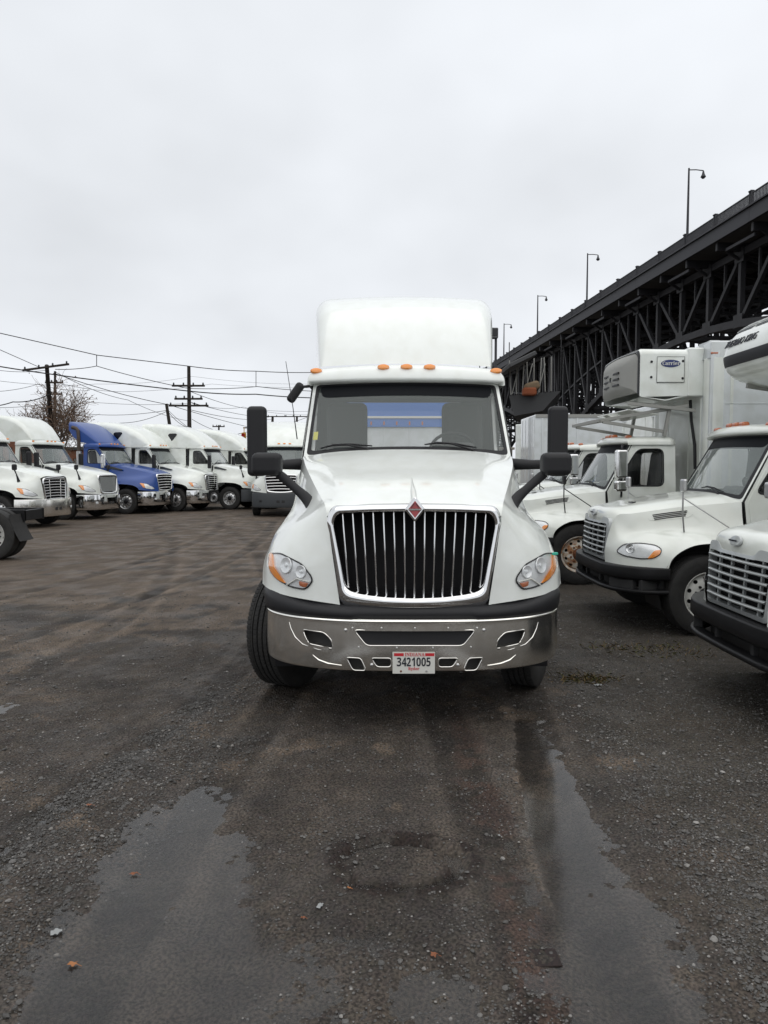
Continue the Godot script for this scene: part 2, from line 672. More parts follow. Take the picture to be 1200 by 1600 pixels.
# ---------------------------------------------------------------- wheels
func wheel(parent: Node, pos: Vector3, r: float, out: float, style: String, rim_mat: Material, steer := 0.0, seg := 32, wide := 0.29) -> Node3D:
	var b := Basis(V(0, 0, 1), V(out, 0, 0), V(0, 1, 0))
	var k := r / 0.52
	var xf := Transform3D(b.scaled_local(V(k, wide / 0.29, k)), Vector3.ZERO)
	var ty := MB.new()
	var pr := PackedVector2Array([Vector2(0.30, -0.115), Vector2(0.335, -0.135), Vector2(0.40, -0.146), Vector2(0.455, -0.145), Vector2(0.49, -0.137), Vector2(0.512, -0.128), Vector2(0.518, -0.115)])
	if seg >= 40:
		for e in [-0.071, -0.024, 0.024, 0.071]:
			pr.append_array(P2([0.52, e - 0.006, 0.506, e - 0.004, 0.506, e + 0.004, 0.52, e + 0.006]))
	else:
		pr.append_array(P2([0.52, -0.1, 0.52, 0.1]))
	pr.append_array(P2([0.518, 0.115, 0.512, 0.128, 0.49, 0.137, 0.455, 0.145, 0.40, 0.146, 0.335, 0.135, 0.30, 0.115]))
	ty.lathe(pr, seg, xf)
	var w := part(ty, "wheel", M.rubber, parent)
	if seg >= 60:   # tread blocks along the shoulders: the near steer tyre shows them
		var tb := MB.new()
		for i in 84:
			var a := TAU * i / 84
			for e in [-0.11, -0.0475, 0.0, 0.0475, 0.11]:
				var bb := Basis(V(1, 0, 0), a)
				tb.box(bb * V(e, r * 1.0, 0), V(0.036 if absf(e) > 0.1 else 0.032, 0.006, 0.029), 0.002, bb)
		part(tb, "tread_block", M.rubber, w).set_meta("kind", "stuff")
	w.position = pos
	w.rotation.y = steer
	var rm := MB.new()
	var din := style == "drive"
	var h0 := 0.09 if not din else -0.035
	rm.lathe(P2([0.30, -0.118, 0.312, -0.115, 0.305, -0.1, 0.285, -0.09, 0.27, -0.06, 0.268, 0.05, 0.285, 0.09, 0.303, 0.105, 0.313, 0.118, 0.306, 0.128, 0.296, 0.118, 0.288, 0.1, 0.272, 0.07, 0.266, h0 - 0.06 if not din else -0.03]), seg, xf)
	# the disc: ten openings round it, then the flat ring that carries the nuts
	var ra := 0.266
	var rb := 0.165
	var ha := h0 - 0.06 if not din else -0.03
	var hb := h0 if not din else -0.06
	var n := 10
	for i in n:
		var c3 := func(q: Vector2) -> Vector3:
			var f := (q.y - rb) / (ra - rb)
			var rr: float = q.y
			return xf * V(cos(q.x) * rr, lerpf(hb, ha, f * f), sin(q.x) * rr)
		var a0 := TAU * i / n
		var a1 := TAU * (i + 1) / n
		var hole := PackedVector2Array()
		for j in 10:
			var e := TAU * j / 10
			hole.append(Vector2((a0 + a1) / 2 + cos(e) * 0.13, 0.222 + sin(e) * 0.022))
		hole_panel(rm, P2([a0, rb, a1, rb, a1, ra, a0, ra]), hole, c3, 1)
	rm.lathe(P2([rb, hb, 0.105, hb + 0.004]), seg, xf)
	part(rm, "rim", rim_mat, w)
	var hu := MB.new()
	if din:
		hu.lathe(P2([0.11, hb, 0.11, hb + 0.06, 0.085, hb + 0.11, 0.08, hb + 0.14, 0.0, hb + 0.145]), 16, xf)
	else:
		hu.lathe(P2([0.105, hb, 0.085, hb + 0.02, 0.08, hb + 0.05, 0.055, hb + 0.068, 0.0, hb + 0.07]), 16, xf)
	for i in 10:
		var a := TAU * (i + 0.5) / 10
		hu.lathe(P2([0.018, hb, 0.017, hb + 0.025, 0.0, hb + 0.03]), 6, xf * Transform3D(Basis(), V(cos(a) * 0.142, 0, sin(a) * 0.142)))
	part(hu, "hub", M.rust if rim_mat == M.wheel_rust else M.black_steel, w)
	var dk := MB.new()   # the drum behind the openings
	dk.lathe(P2([0.262, hb - 0.05, 0.262, hb - 0.12, 0.0, hb - 0.12]), 20, xf)
	part(dk, "brake_drum", M.dark, w)
	return w

# ---------------------------------------------------------------- a cab: shell, doors, glass, inside
func sx(C: Dictionary, y: float) -> float:
	if y < C.yb:
		return lerpf(C.w0, C.wb, (y - C.y0) / (C.yb - C.y0))
	return lerpf(C.wb, C.wt, (y - C.yb) / (C.yt - C.yb))

func ws(C: Dictionary, u: float, w: float, back := 0.0) -> Vector3:
	# a point of the windshield: u across (-1..1), w from the cowl (0) to the header (1)
	return V(u * lerpf(C.wb, C.wt, w) * 0.985, lerpf(C.yb, C.yt, w) - C.drop * u * u * (1.0 - w) - 0.012 * u * u * w, lerpf(C.zb, C.zt, w) - C.wrap * u * u - back)

func cab(t: Node3D, C: Dictionary, paint: Material, o := {}) -> void:
	var zb: float = C.zb
	var zt: float = C.zt
	var yb: float = C.yb
	var yt: float = C.yt
	var zr: float = C.zr
	var y0: float = C.y0
	var wr: float = C.wrap
	var sh := MB.new()
	var door_mb := []
	var outer := P2([zb - wr - 0.01, yb - C.drop - 0.02, zt - wr - 0.01, yt - 0.01, zr, yt, zr, y0, zb - 0.42, y0, zb - 0.2, yb - 0.45])
	var win := rpoly(A2([zb - wr - 0.13, yb + 0.0, zt - wr - 0.09, yt - 0.1, zr + 0.2, yt - 0.1, zr + 0.2, yb + 0.0]), 0.1)
	var door := rpoly(A2([zb - wr - 0.05, yb - 0.08, zt - wr - 0.05, yt - 0.04, zr + 0.11, yt - 0.04, zr + 0.11, y0 + 0.12, zb - wr - 0.28, y0 + 0.12, zb - wr - 0.1, yb - 0.5]), 0.06)
	for s in [-1.0, 1.0]:
		var m3 := func(q: Vector2) -> Vector3: return V(s * sx(C, q.y), q.y, q.x)
		var m3d := func(q: Vector2) -> Vector3: return V(s * (sx(C, q.y) + 0.008), q.y, q.x)
		var m3i := func(q: Vector2) -> Vector3: return V(s * (sx(C, q.y) - 0.03), q.y, q.x)
		hole_panel(sh, outer, win, m3)
		var dm := MB.new()
		hole_panel(dm, door, win, m3d)
		dm.grid([loop3(door, m3d), loop3(door, m3)], true)
		dm.grid([loop3(win, m3d), loop3(win, m3i)], true)
		var d := part(dm, "door", paint, t)
		var pane := MB.new()
		fill(pane, win, func(q: Vector2) -> Vector3: return V(s * (sx(C, q.y) - 0.012), q.y, q.x), 2)
		part(pane, "door_window", M.tinted_glass, d)
		var gk := MB.new()
		var lp := loop3(win, m3d)
		lp.append(lp[0])
		gk.tube(lp, 0.011, 5, false)
		part(gk, "window_seal", M.black_plastic, d)
		var hd := MB.new()
		hd.box(V(s * (sx(C, yb - 0.22) + 0.02), yb - 0.22, zr + 0.24), V(0.03, 0.035, 0.16), 0.012)
		part(hd, "door_handle", M.black_plastic, d)
		var tr := MB.new()
		hole_panel(tr, outer, win, m3i, 1)
		part(tr, "inner_trim", M.trim, t)
	# rear wall with its window, front frame, floor
	var hw: float = C.wt
	var rw := rpoly(A2([-0.78, yb - 0.02, -0.72, yt - 0.14, 0.72, yt - 0.14, 0.78, yb - 0.02]), 0.1)
	var rout := P2([-C.w0, y0, -C.wb, yb, -hw, yt, hw, yt, C.wb, yb, C.w0, y0])
	hole_panel(sh, rout, rw, func(q: Vector2) -> Vector3: return V(q.x, q.y, zr))
	var fr_out := P2([-1.0, -0.03, 1.0, -0.03, 1.0, 1.03, -1.0, 1.03])
	var fr_in := rpoly(A2([-0.975, 0.0, 0.975, 0.0, 0.965, 0.985, -0.965, 0.985]), 0.05)
	hole_panel(sh, fr_out, fr_in, func(q: Vector2) -> Vector3: return ws(C, q.x, q.y))
	sh.poly(P([V(-C.w0, y0, zr), V(C.w0, y0, zr), V(C.w0, y0, zb - 0.42), V(-C.w0, y0, zb - 0.42)]))
	sh.poly(P([V(-C.w0, y0, zb - 0.42), V(C.w0, y0, zb - 0.42), V(C.wb, yb - 0.06, zb - 0.2), V(-C.wb, yb - 0.06, zb - 0.2)]))
	part(sh, "cab_shell", paint, t)
	var tr2 := MB.new()
	hole_panel(tr2, rout, rw, func(q: Vector2) -> Vector3: return V(q.x * 0.97, q.y, zr + 0.03), 1)
	tr2.poly(P([V(-hw, yt - 0.03, zr), V(hw, yt - 0.03, zr), V(hw, yt - 0.03, zt - 0.12), V(-hw, yt - 0.03, zt - 0.12)]))
	part(tr2, "inner_trim", M.trim, t)
	var rwp := MB.new()
	fill(rwp, rw, func(q: Vector2) -> Vector3: return V(q.x, q.y, zr + 0.012), 2)
	part(rwp, "rear_window", M.clear_glass, t)
	# windshield, its black seal and wipers
	var wg := MB.new()
	var rows := []
	for j in 9:
		var row := PackedVector3Array()
		for i in 17:
			row.append(ws(C, lerpf(-0.965, 0.965, i / 16.0), lerpf(0.01, 0.985, j / 8.0), 0.008))
		rows.append(row)
	wg.grid(rows)
	part(wg, "windshield", o.get("glass", M.painted_sheen_glass), t)
	var gs := MB.new()
	var lip: float = o.get("seal", 0.035)
	var g_in := dense(rpoly(A2([-0.975 + lip, 0.05, 0.975 - lip, 0.05, 0.965 - lip, 0.96, -0.965 + lip, 0.96]), 0.06), 0.12)
	hole_panel(gs, fr_in, g_in, func(q: Vector2) -> Vector3: return ws(C, q.x, q.y, -0.002), 1)
	gs.grid([loop3(g_in, func(q: Vector2) -> Vector3: return ws(C, q.x, q.y, -0.002)), loop3(g_in, func(q: Vector2) -> Vector3: return ws(C, q.x, q.y, 0.01))], true)
	part(gs, "windshield_seal", M.black_plastic, t)
	var vs := MB.new()
	fill(vs, dense(rpoly(A2([-0.915, 1.0, -0.86, 0.76, 0.86, 0.76, 0.915, 1.0]), 0.09), 0.1), func(q: Vector2) -> Vector3: return ws(C, q.x, q.y, 0.03), 3)
	part(vs, "sun_visor", M.dark, t)
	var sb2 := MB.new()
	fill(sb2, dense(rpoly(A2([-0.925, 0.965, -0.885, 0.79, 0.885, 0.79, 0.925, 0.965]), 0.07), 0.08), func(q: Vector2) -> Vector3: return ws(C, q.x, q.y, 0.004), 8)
	part(sb2, "brow_shade_strip", M.painted_brow_shade, t)  # dark strip added where the roof brow cuts off the sky reflection
	for s in [-1.0, 1.0]:
		var wp := MB.new()
		var a: float = 0.16 if s > 0 else -0.84
		wp.tube(P([ws(C, a, 0.075, -0.03), ws(C, a + 0.12, 0.105, -0.03), ws(C, a + 0.3, 0.1, -0.03), ws(C, a + 0.5, 0.065, -0.025)]), [0.006, 0.011, 0.010, 0.006], 6)
		wp.tube(P([ws(C, a + 0.25, 0.1, -0.045), ws(C, a + 0.45, 0.03, -0.05), ws(C, a + 0.52, -0.03, -0.02)]), [0.008, 0.011, 0.014], 6)
		part(wp, "wiper", M.black_plastic, t)
	# inside
	var da := MB.new()
	var dr := []
	for j in 6:
		var row := PackedVector3Array()
		var a: float = [0.0, 0.03, 0.10, 0.3, 0.42, 0.45][j]
		var hgt: float = [-0.5, -0.05, 0.03, 0.06, 0.0, -0.5][j]
		for i in 13:
			var u := lerpf(-0.95, 0.95, i / 12.0)
			row.append(V(u * C.wb, yb - 0.06 + hgt - 0.03 * u * u, zb - 0.03 - a - wr * u * u))
		dr.append(row)
	da.grid(dr)
	da.box(V(C.wb * 0.45, yb + 0.02, zb - 0.33), V(0.42, 0.12, 0.2), 0.05, Basis(), 3)
	part(da, "dashboard", M.trim, t)
	for s in [-1.0, 1.0]:
		var se := MB.new()
		se.box(V(s * 0.6, y0 + 0.42, zr + 0.45), V(0.46, 0.18, 0.52), 0.06, Basis(), 3)
		se.box(V(s * 0.62, (y0 + yt) * 0.5 + 0.14, zr + 0.24), V(0.44, (yt - y0) * 0.68, 0.15), 0.07, Basis(V(1, 0, 0), -0.12), 3)
		part(se, "seat", M.seat_cloth, t)
	var sw := MB.new()
	var pts := PackedVector3Array()
	var sb := Basis(V(1, 0, 0), -0.95)
	for k in 25:
		var a := TAU * k / 24
		pts.append(V(C.wb * 0.46, yb - 0.0, zb - 0.56) + sb * V(cos(a) * 0.22, 0, sin(a) * 0.22).rotated(V(1, 0, 0), 0.0))
	sw.tube(pts, 0.016, 6, false)
	for a in [0.3, PI - 0.3, -PI / 2]:
		sw.tube(P([V(C.wb * 0.46, yb, zb - 0.56), V(C.wb * 0.46, yb, zb - 0.56) + sb * V(cos(a) * 0.22, 0, sin(a) * 0.22)]), 0.013, 5)
	part(sw, "steering_wheel", M.black_plastic, t)

func roof(t: Node3D, C: Dictionary, paint: Material, lift := 0.17, lights := true) -> void:
	var zt: float = C.zt
	var yt: float = C.yt
	var w: float = C.wt + 0.02
	var mb := MB.new()
	var wr: float = C.wrap
	mb.grid([arch(zt + 0.0, w - 0.03, yt - 0.025, yt - 0.012, 0.01, 0.0, wr), arch(zt + 0.075, w, yt - 0.035, yt - 0.01, 0.01, 0.01, wr), arch(zt + 0.085, w + 0.02, yt - 0.03, yt + 0.02, 0.03, 0.015, wr), arch(zt + 0.06, w + 0.02, yt - 0.03, yt + lift * 0.5, 0.06, 0.03, wr),
		arch(zt + 0.0, w + 0.02, yt - 0.03, yt + lift * 0.78, 0.1, 0.03, wr), arch(zt - 0.12, w + 0.02, yt - 0.03, yt + lift * 0.92, 0.12, 0.03, wr), arch(zt - 0.35, w + 0.02, yt - 0.03, yt + lift, 0.13, 0.03, wr * 0.5),
		arch(C.zr + 0.1, w + 0.02, yt - 0.03, yt + lift, 0.13, 0.03), arch(C.zr, w + 0.0, yt - 0.03, yt + lift * 0.8, 0.12, 0.03), arch(C.zr - 0.005, w - 0.2, yt - 0.03, yt + 0.02, 0.03, 0.0)])
	part(mb, "cab_roof", paint, t)
	if lights:
		for u in [-0.93, -0.235, 0.0, 0.235, 0.93]:
			var l := MB.new()
			l.lathe(P2([0.058, 0.0, 0.055, 0.022, 0.04, 0.034, 0.0, 0.038]), 14, Transform3D(Basis(V(1, 0, 0), 1.0).scaled_local(V(1.05, 1, 0.46)), V(u * w, yt + lift * 0.66 - 0.028 * u * u + 0.02, zt + 0.045 - wr * u * u)))
			part(l, "marker_light", M.amber, t)

func fairing(t: Node3D, paint: Material, wedge := false) -> MeshInstance3D:
	var mb := MB.new()
	var f := [[-2.22, 0.86, 2.93, 2.95, 0.02], [-2.30, 0.885, 2.9, 3.12, 0.10], [-2.42, 0.905, 2.88, 3.30, 0.14], [-2.6, 0.93, 2.88, 3.52, 0.16], [-2.85, 0.962, 2.88, 3.70, 0.165], [-3.1, 0.99, 2.88, 3.81, 0.165], [-3.4, 1.01, 2.88, 3.865, 0.16], [-3.62, 1.02, 2.88, 3.875, 0.15]]
	if wedge:
		f = [[-2.25, 0.86, 2.93, 2.95, 0.02], [-2.4, 0.9, 2.92, 3.12, 0.12], [-2.7, 0.95, 2.92, 3.38, 0.16], [-3.05, 0.98, 2.98, 3.62, 0.16], [-3.35, 1.0, 3.2, 3.78, 0.16], [-3.55, 1.0, 3.5, 3.84, 0.15]]
	var rows := []
	for s in f:
		rows.append(arch(s[0], s[1], s[2], s[3], s[4], 0.015, 0.10 if not wedge else 0.05, 7))
	mb.grid(rows)
	return part(mb, "roof_fairing", paint, t)

func sleeper(t: Node3D, paint: Material, windowed: bool) -> MeshInstance3D:
	var mb := MB.new()
	var rows := []
	for s in [[-2.12, 0.93, 2.78, 2.86, 0.06], [-2.2, 0.96, 2.78, 3.0, 0.14], [-2.45, 0.99, 2.78, 3.25, 0.22], [-2.8, 1.03, 2.78, 3.50, 0.26], [-2.96, 1.05, 2.78, 3.585, 0.28]]:
		rows.append(arch(s[0], s[1], s[2], s[3], s[4], 0.03, 0.12, 6))
	mb.grid(rows)
	rows = []
	for s in [[-2.96, 1.05, 0.9, 3.585, 0.28], [-3.3, 1.11, 0.9, 3.72, 0.28], [-3.8, 1.15, 0.9, 3.86, 0.26], [-4.4, 1.17, 0.9, 3.94, 0.24], [-5.2, 1.18, 0.9, 3.95, 0.22], [-5.25, 1.1, 0.95, 3.9, 0.2], [-5.26, 0.2, 1.0, 1.2, 0.1]]:
		rows.append(arch(s[0], s[1], s[2], s[3], s[4], 0.03, 0.12 if s[0] > -3.0 else 0.0, 6))
	mb.grid(rows)
	var sl := part(mb, "sleeper", paint, t)
	for s in [-1.0, 1.0]:
		var seam := MB.new()   # the seam between the cab and its extender
		seam.tube(P([V(s * 1.085, 1.0, -2.98), V(s * 1.08, 2.75, -2.98)]), 0.012, 5)
		seam.tube(P([V(s * 1.055, 2.79, -2.3), V(s * 1.10, 2.80, -2.96), V(s * 1.185, 2.82, -4.4), V(s * 1.19, 2.82, -5.2)]), 0.008, 5)
		part(seam, "seam", M.grey_plastic, sl)
		if windowed:
			var wn := MB.new()
			wn.extr(rpoly(A2([0.0, 0.0, 0.26, 0.30, 0.22, 0.36, -0.12, 0.36, -0.2, 0.28]), 0.05), Transform3D(Basis(V(0, 0, 1), V(0, 1, 0), V(-1, 0, 0)), V(s * 1.125, 3.12, -3.72)), 0.06, 0.008)
			part(wn, "sleeper_window", M.gloss_black, sl)
	return sl

# ---------------------------------------------------------------- road tractor: hood controls for x >= 0, front to back
var HOOD_A := [
	A3([0, 1.6, -0.095, 0.25, 1.6, -0.10, 0.48, 1.595, -0.11, 0.6, 1.3, -0.115]),
	A3([0, 1.655, -0.12, 0.25, 1.655, -0.125, 0.48, 1.65, -0.14, 0.65, 1.62, -0.18]),
	A3([0, 1.75, -0.35, 0.28, 1.748, -0.35, 0.52, 1.738, -0.36, 0.70, 1.69, -0.40]),
	A3([0, 1.885, -0.8, 0.3, 1.88, -0.8, 0.58, 1.865, -0.8, 0.80, 1.80, -0.8]),
	A3([0, 2.02, -1.3, 0.33, 2.015, -1.3, 0.65, 1.995, -1.3, 0.91, 1.94, -1.25]),
	A3([0, 2.095, -1.62, 0.36, 2.09, -1.63, 0.7, 2.07, -1.66, 0.985, 2.03, -1.74])]
var HOOD_B := [
	A3([0.545, 0.925, -0.10, 0.78, 0.95, -0.16, 0.98, 0.965, -0.29, 1.12, 0.985, -0.45, 1.195, 1.0, -0.62]),
	A3([0.60, 1.3, -0.115, 0.79, 1.28, -0.19, 0.98, 1.24, -0.33, 1.13, 1.17, -0.52, 1.205, 1.12, -0.72]),
	A3([0.65, 1.62, -0.18, 0.795, 1.50, -0.28, 0.96, 1.415, -0.44, 1.12, 1.31, -0.68, 1.21, 1.2, -0.90]),
	A3([0.70, 1.69, -0.40, 0.82, 1.575, -0.46, 0.965, 1.49, -0.62, 1.12, 1.385, -0.85, 1.215, 1.23, -1.1]),
	A3([0.80, 1.80, -0.8, 0.885, 1.645, -0.85, 0.985, 1.54, -0.95, 1.12, 1.42, -1.1, 1.215, 1.235, -1.3]),
	A3([0.91, 1.94, -1.25, 0.975, 1.74, -1.28, 1.04, 1.57, -1.32, 1.14, 1.40, -1.4, 1.215, 1.17, -1.55]),
	A3([0.985, 2.03, -1.74, 1.035, 1.8, -1.76, 1.09, 1.55, -1.78, 1.16, 1.25, -1.82, 1.215, 0.85, -1.87])]
const CAB8 := {"zb": -1.66, "zt": -2.16, "yb": 2.09, "yt": 2.78, "wb": 1.0, "wt": 0.95, "zr": -2.95, "y0": 0.95, "w0": 1.05, "wrap": 0.14, "drop": 0.05}

func headlight(t: Node3D, ctrl: Array, s: float, lens: Array, amber: Array, low: Array, wmax := 2.4, fancy := false) -> void:
	# outlines are given as the light is seen from the front, in (x, y)
	var h := MB.new()
	var to_uv := func(a: Array, r: float) -> PackedVector2Array:
		var out := PackedVector2Array()
		for p in rpoly(A2(a), r, 3):
			out.append(find_uv(ctrl, p.x, p.y, wmax))
		return out
	var flip := func(mb: MB) -> MB:
		if s < 0:
			for i in mb.v.size():
				mb.v[i].x = -mb.v[i].x
				mb.n[i].x = -mb.n[i].x
			for i in range(0, mb.ix.size(), 3):
				var k := mb.ix[i + 1]
				mb.ix[i + 1] = mb.ix[i + 2]
				mb.ix[i + 2] = k
		return mb
	var luv: PackedVector2Array = to_uv.call(lens, 0.035)
	on_patch(h, ctrl, luv, 0.004)
	var node := part(flip.call(h), "headlight", M.reflector, t)
	var rim := MB.new()
	var lp := PackedVector3Array()
	for q in luv:
		lp.append(_off(ctrl, q, 0.006))
	lp.append(lp[0])
	rim.tube(lp, 0.006, 5, false)
	part(flip.call(rim), "bezel", M.black_plastic, node)
	var am := MB.new()
	on_patch(am, ctrl, to_uv.call(amber, 0.03), 0.011, 0.004)
	part(flip.call(am), "turn_signal", M.amber, node)
	if low.size():
		var lo := MB.new()
		on_patch(lo, ctrl, to_uv.call(low, 0.01), 0.011, 0.004)
		part(flip.call(lo), "side_reflector", M.amber_dim, node)
	if fancy:
		var mid := Vector2.ZERO
		for q in luv:
			mid += q / luv.size()
		for e in [[0.955, 1.19, 0.062], [0.835, 1.155, 0.048]]:
			var bw := MB.new()
			var uvc := find_uv(ctrl, e[0], e[1], wmax)
			var p := _off(ctrl, uvc, 0.010)
			var ny := (_off(ctrl, uvc, 0.1) - _off(ctrl, uvc, 0.0)).normalized()
			var nx := ny.cross(V(0, 1, 0)).normalized()
			bw.lathe(P2([e[2], -0.004, e[2], 0.003, e[2] * 0.94, 0.006, e[2] * 0.86, 0.004, e[2] * 0.6, -0.002, e[2] * 0.3, -0.005, 0.014, -0.004, 0.012, 0.006, 0.0, 0.008]), 24, Transform3D(Basis(nx, ny, nx.cross(ny)), p))
			part(flip.call(bw), "lamp_bowl", M.reflector, node)
		var tr := MB.new()
		tr.tube(P([_off(ctrl, find_uv(ctrl, 0.765, 1.085, wmax), 0.014), _off(ctrl, find_uv(ctrl, 0.865, 1.10, wmax), 0.016), _off(ctrl, find_uv(ctrl, 0.945, 1.045, wmax), 0.014)]), 0.006, 6)
		part(flip.call(tr), "divider", M.plate_white, node)
	var le := MB.new()
	on_patch(le, ctrl, luv, 0.024, 0.01)
	part(flip.call(le), "lens", M.lens_glass, node)

func hood(t: Node3D, A: Array, B: Array, paint: Material, q: int, w0 := 0.8) -> void:
	var mb := MB.new()
	mb.grid(patch(both(A), q * 2, q * 2, w0))
	part(mb, "hood", paint, t)
	for s in [1, -1]:
		var f := MB.new()
		f.grid(patch(B, q * 2, q * 3))
		if s < 0:
			f.mirrored()
			var k := f.v.size() / 2
			f.v = f.v.slice(k)
			f.n = f.n.slice(k)
			var ni := f.ix.size() / 2
			f.ix = f.ix.slice(ni)
			for i in f.ix.size():
				f.ix[i] -= k
		part(f, "fender", paint, t)

func grille(t: Node3D, style: String, frame: Material, bars: Material, q := 5) -> void:
	var z3 := func(x: float, y: float) -> float: return -0.045 - 0.16 * x * x - 0.05 * (y - 0.92)
	var big := style != "tall"
	var o2 := A2([-0.56, 0.92, -0.42, 0.897, -0.2, 0.886, 0, 0.884, 0.2, 0.886, 0.42, 0.897, 0.56, 0.92, 0.655, 1.55, 0.61, 1.65, 0.3, 1.664, 0, 1.668, -0.3, 1.664, -0.61, 1.65, -0.655, 1.55])
	var i2 := A2([-0.50, 1.04, -0.38, 1.012, -0.2, 0.993, 0, 0.988, 0.2, 0.993, 0.38, 1.012, 0.50, 1.04, 0.592, 1.52, 0.56, 1.59, 0.3, 1.604, 0, 1.608, -0.3, 1.604, -0.56, 1.59, -0.592, 1.52])
	if not big:
		o2 = A2([-0.50, 0.80, -0.35, 0.795, -0.2, 0.79, 0, 0.79, 0.2, 0.79, 0.35, 0.795, 0.50, 0.80, 0.575, 1.45, 0.54, 1.6, 0.3, 1.63, 0, 1.64, -0.3, 1.63, -0.54, 1.6, -0.575, 1.45])
		i2 = A2([-0.45, 0.86, -0.35, 0.855, -0.2, 0.85, 0, 0.85, 0.2, 0.85, 0.35, 0.855, 0.45, 0.86, 0.525, 1.42, 0.49, 1.55, 0.3, 1.58, 0, 1.59, -0.3, 1.58, -0.49, 1.55, -0.525, 1.42])
	var oo := rpoly(o2, 0.07, q)
	var ii := rpoly(i2, 0.06, q)
	var lift := func(p: PackedVector2Array, f: float, dz: float, r: PackedVector2Array) -> PackedVector3Array:
		var out := PackedVector3Array()
		for k in p.size():
			var m := p[k].lerp(r[k], f)
			out.append(V(m.x, m.y, z3.call(m.x, m.y) + dz))
		return out
	var fr := MB.new()
	fr.grid([lift.call(oo, 0.0, -0.14, ii), lift.call(oo, 0.0, -0.045, ii), lift.call(oo, 0.10, -0.012, ii), lift.call(oo, 0.35, 0.006, ii), lift.call(oo, 0.6, 0.012, ii), lift.call(oo, 0.85, 0.008, ii), lift.call(oo, 1.0, -0.01, ii), lift.call(oo, 1.03, -0.07, ii), lift.call(oo, 1.0, -0.15, ii)], true)
	var g := part(fr, "grille", frame, t)
	var core := MB.new()
	fill(core, ii, func(p: Vector2) -> Vector3: return V(p.x, p.y, -0.34), 1)
	core.grid([lift.call(oo, 1.0, -0.14, ii), loop3(ii, func(p: Vector2) -> Vector3: return V(p.x, p.y, -0.34))], true)
	part(core, "radiator_screen", M.radiator, g)
	var hit_y := func(x: float, up: float) -> float: return hit(ii, Vector2(x, 1.3 if big else 1.2), Vector2(0, up)).y
	var hit_x := func(y: float, sgn: float) -> float: return hit(ii, Vector2(0, y), Vector2(sgn, 0)).x
	if style == "vertical":
		for k in range(-7, 8):
			var mb := MB.new()
			var xt := k * 0.0752
			var xbm := k * 0.0685
			var ya: float = hit_y.call(xbm, -1.0)
			var yz: float = hit_y.call(xt * 0.985, 1.0)
			var rows := []
			for j in 7:
				var f := j / 6.0
				var y := lerpf(ya - 0.01, yz + 0.005, f)
				var x := lerpf(xbm, xt, (y - 1.03) / 0.56)
				var z: float = z3.call(x, y) - 0.028 - 0.03 * pow(1.0 - f, 6.0) - 0.02 * pow(f, 8.0)
				var row := PackedVector3Array()
				for a in 10:
					var e := TAU * a / 10
					row.append(V(x + 0.0085 * cos(e), y, z + 0.016 * sin(e)))
				rows.append(row)
			mb.grid(rows, true)
			part(mb, "bar", bars, g)
	elif style == "mesh":
		for k in range(-12, 13):
			var x := k * 0.042
			var mb := MB.new()
			mb.box(V(x, 1.3, -0.13), V(0.024, 0.56, 0.01), 0.003)
			part(mb, "bar", bars, g)
	else:
		var nb := 8 if style == "tall" else 5
		var ya := 0.86 if not big else 1.0
		var yz := 1.57
		for k in nb:
			var y := lerpf(ya, yz, (k + 0.6) / nb)
			var x0: float = hit_x.call(y, -1.0)
			var x1: float = hit_x.call(y, 1.0)
			var mb := MB.new()
			var hh := 0.017 if style == "tall" else 0.022
			var rows := []
			for j in 9:
				var x := lerpf(x0, x1, j / 8.0)
				var row := PackedVector3Array()
				for a in 8:
					var e := TAU * a / 8
					row.append(V(x, y + hh * cos(e) + 0.02 * (1.0 - pow(x / x1, 2.0)), z3.call(x, y) - 0.02 + 0.025 * sin(e)))
				rows.append(row)
			mb.grid(rows, true)
			part(mb, "bar", bars, g)
		if style == "tall":
			for s in [-0.25, 0.25]:
				bar(g, "upright", bars, V(s, 0.87, -0.1), V(s * 1.1, 1.57, -0.12), 0.03, 0.03)

func bumper_z(curve: Array, x: float) -> float:
	var lo := 0.0
	for k in 200:
		var p: Vector2 = spl(curve, (curve.size() - 1.0) * k / 199.0)
		if p.x >= absf(x):
			return p.y
		lo = p.y
	return lo

func bumper_sheet(mb: MB, curve: Array, prof: Array, holes: Array, dx: float, dy: float) -> void:
	# prof: (y, forward) from top to bottom; quads whose middle lies in a hole are left out
	var xs := PackedVector2Array()
	var n := int(2.6 / dx)
	for k in n + 1:
		var t := absf(lerpf(-1.0, 1.0, float(k) / n)) * (curve.size() - 1.0)
		var p: Vector2 = spl(curve, t)
		xs.append(Vector2(p.x * (1.0 if k * 2 >= n else -1.0), p.y))
	var ys := PackedVector2Array()
	var m := int(absf(prof[0].x - prof[-1].x) / dy) + prof.size()
	for k in m + 1:
		ys.append(spl(prof, (prof.size() - 1.0) * k / m))
	var rows := []
	for y in ys:
		var row := PackedVector3Array()
		for k in xs.size():
			var tg := (xs[mini(k + 1, n)] - xs[maxi(k - 1, 0)]).normalized()
			var nr := Vector2(-tg.y, tg.x)
			if nr.y < -0.001:
				nr = -nr
			row.append(V(xs[k].x + nr.x * y.y, y.x, xs[k].y + nr.y * y.y))
		rows.append(row)
	var b := MB.new()
	b.grid(rows)
	var base := mb.v.size()
	mb.v.append_array(b.v)
	mb.n.append_array(b.n)
	for i in range(0, b.ix.size(), 6):
		var mid := Vector3.ZERO
		for k in 6:
			mid += b.v[b.ix[i + k]] / 6.0
		var skip := false
		for h in holes:
			if Geometry2D.is_point_in_polygon(Vector2(mid.x, mid.y), h):
				skip = true
		if not skip:
			for k in 6:
				mb.ix.append(base + b.ix[i + k])

